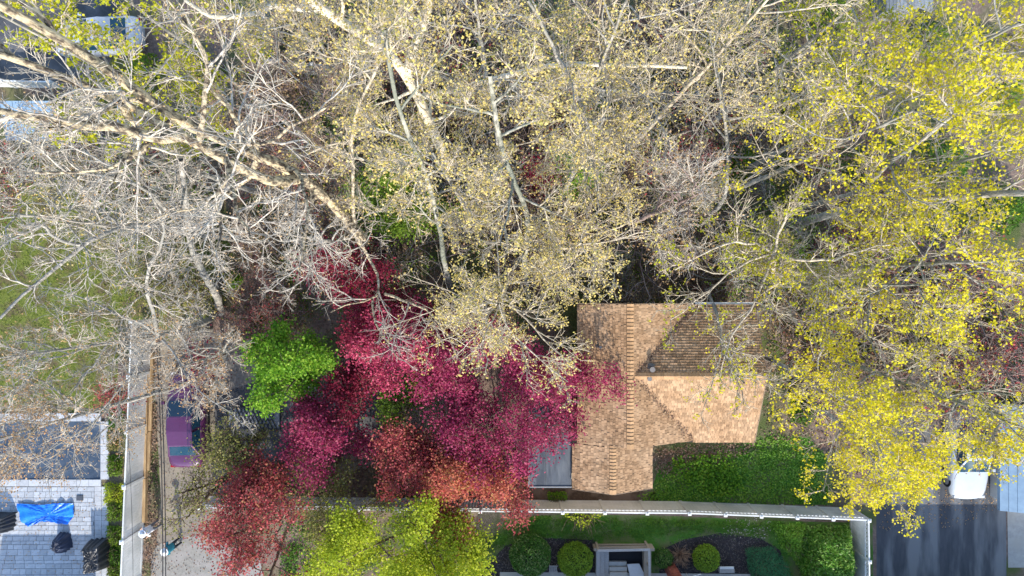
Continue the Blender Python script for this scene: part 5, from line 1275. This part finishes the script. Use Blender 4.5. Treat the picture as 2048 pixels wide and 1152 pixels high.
scatter('weeds', 'green weeds pushing up through the woodland floor', 'weeds', [(430, 130), (1760, 180), (2100, 400), (2100, 800), (1540, 800), (1540, 600), (1160, 605), (700, 640), (430, 640)], 22000, L_MID, 608, .10, .07, .02, .25, .35)
scatter('grass', 'tufts of sunny grass on the yellow-green lawn', 'grass', [(-80, 300), (150, 306), (330, 335), (445, 405), (462, 560), (425, 635), (300, 640), (236, 655), (230, 822), (-80, 822)], 18000, L_GRASS, 609, .11, .03, .01, .07)
scatter('grass', 'tufts of shaded grass below the long white fence', 'grass', [(945, 1130), (1010, 1046), (1300, 1036), (1560, 1050), (1540, 1076), (1440, 1064), (1190, 1078), (1060, 1070), (1000, 1095)], 9000, L_BUSH, 610, .09, .025, .01, .05)
scatter('fallen_petals', 'pale petals scattered on the grass right of the garden', 'petals', [(1440, 1040), (1540, 1042), (1530, 1076), (1460, 1070)], 160, leafmat('petals', [(.5, .42, .36), (.62, .55, .48)]), 611, .06, .05, .03, .08)

scatter('ground_cover', 'low green weeds under the olive and lime trees at the bottom', 'weeds', [(560, 1020), (960, 1020), (1000, 1060), (940, 1160), (560, 1160)], 6000, L_BUSH, 612, .11, .08, .02, .2, .25)
L_CHIP = leafmat('bark_chips', [(.03, .026, .03), (.10, .085, .08), (.20, .17, .15), (.05, .04, .045)], .05, .95)
scatter('mulch_chips', 'wood chips on the mulch bed left of the stair well', 'mulch', MULCH_1, 3500, L_CHIP, 613, .09, .04, .014, .03)
scatter('mulch_chips', 'wood chips on the mulch bed beside the brick pier', 'mulch', MULCH_2, 3500, L_CHIP, 614, .09, .04, .014, .03)
scatter('leaf_litter', 'fallen leaves and petals strewn over the driveway', 'leaf litter', [(310, 690), (520, 690), (520, 780), (430, 990), (425, 1150), (310, 1150)], 1500, L_LITTER, 615, .07, .05, .02, .035)
scatter('leaf_litter', 'dead leaves in patches on the ivy near the house wall', 'leaf litter', [(1310, 900), (1400, 890), (1520, 892), (1420, 930), (1330, 950), (1312, 940)], 1500, L_LITTER, 616, .09, .07, .03, .12)
scatter('leaf_litter', 'yellow-brown fallen blossom on the asphalt under the yellow trees', 'leaf litter', [(1755, 840), (2020, 840), (2008, 1010), (1900, 1060), (1760, 1060)], 1200, L_ORANGE, 617, .07, .05, .012, .03)
def litter_line(name, label, a, c_, n, sp, seed, zf, leaf=L_LITTER):
    r = np.random.default_rng(seed); u = r.uniform(0, 1, n)[:, None]
    q = np.array(a)[None] * (1 - u) + np.array(c_)[None] * u + r.normal(0, sp, (n, 2))
    z = np.array([zf(x, y) for x, y in q]) + .055
    V, F = leaf_geo(r, np.column_stack([q, z]), .07, .05, .3); o = link(name, np_mesh(name, V, F), leaf); tag(o, label, 'leaf litter', kind='stuff')
zroof = lambda x, y: max(float(z_wing(y)), z_mainR(x)) if x < XE else float(z_wing(y))
litter_line('leaf_litter', 'dead leaves gathered in the upper valley of the tan roof', (5.5, -3.7), (8.2, -1.0), 420, .10, 618, zroof)
litter_line('leaf_litter', 'dead leaves gathered in the lower valley of the tan roof', (5.5, -4.0), (8.2, -6.9), 260, .10, 619, zroof)
scatter('leaf_litter', 'tan leaves blown across the patio pavers', 'leaf litter', [(0, 965), (215, 965), (215, 1150), (0, 1150)], 420, L_ORANGE, 620, .06, .045, .055, .07)
print('TRIS', TRI[0])
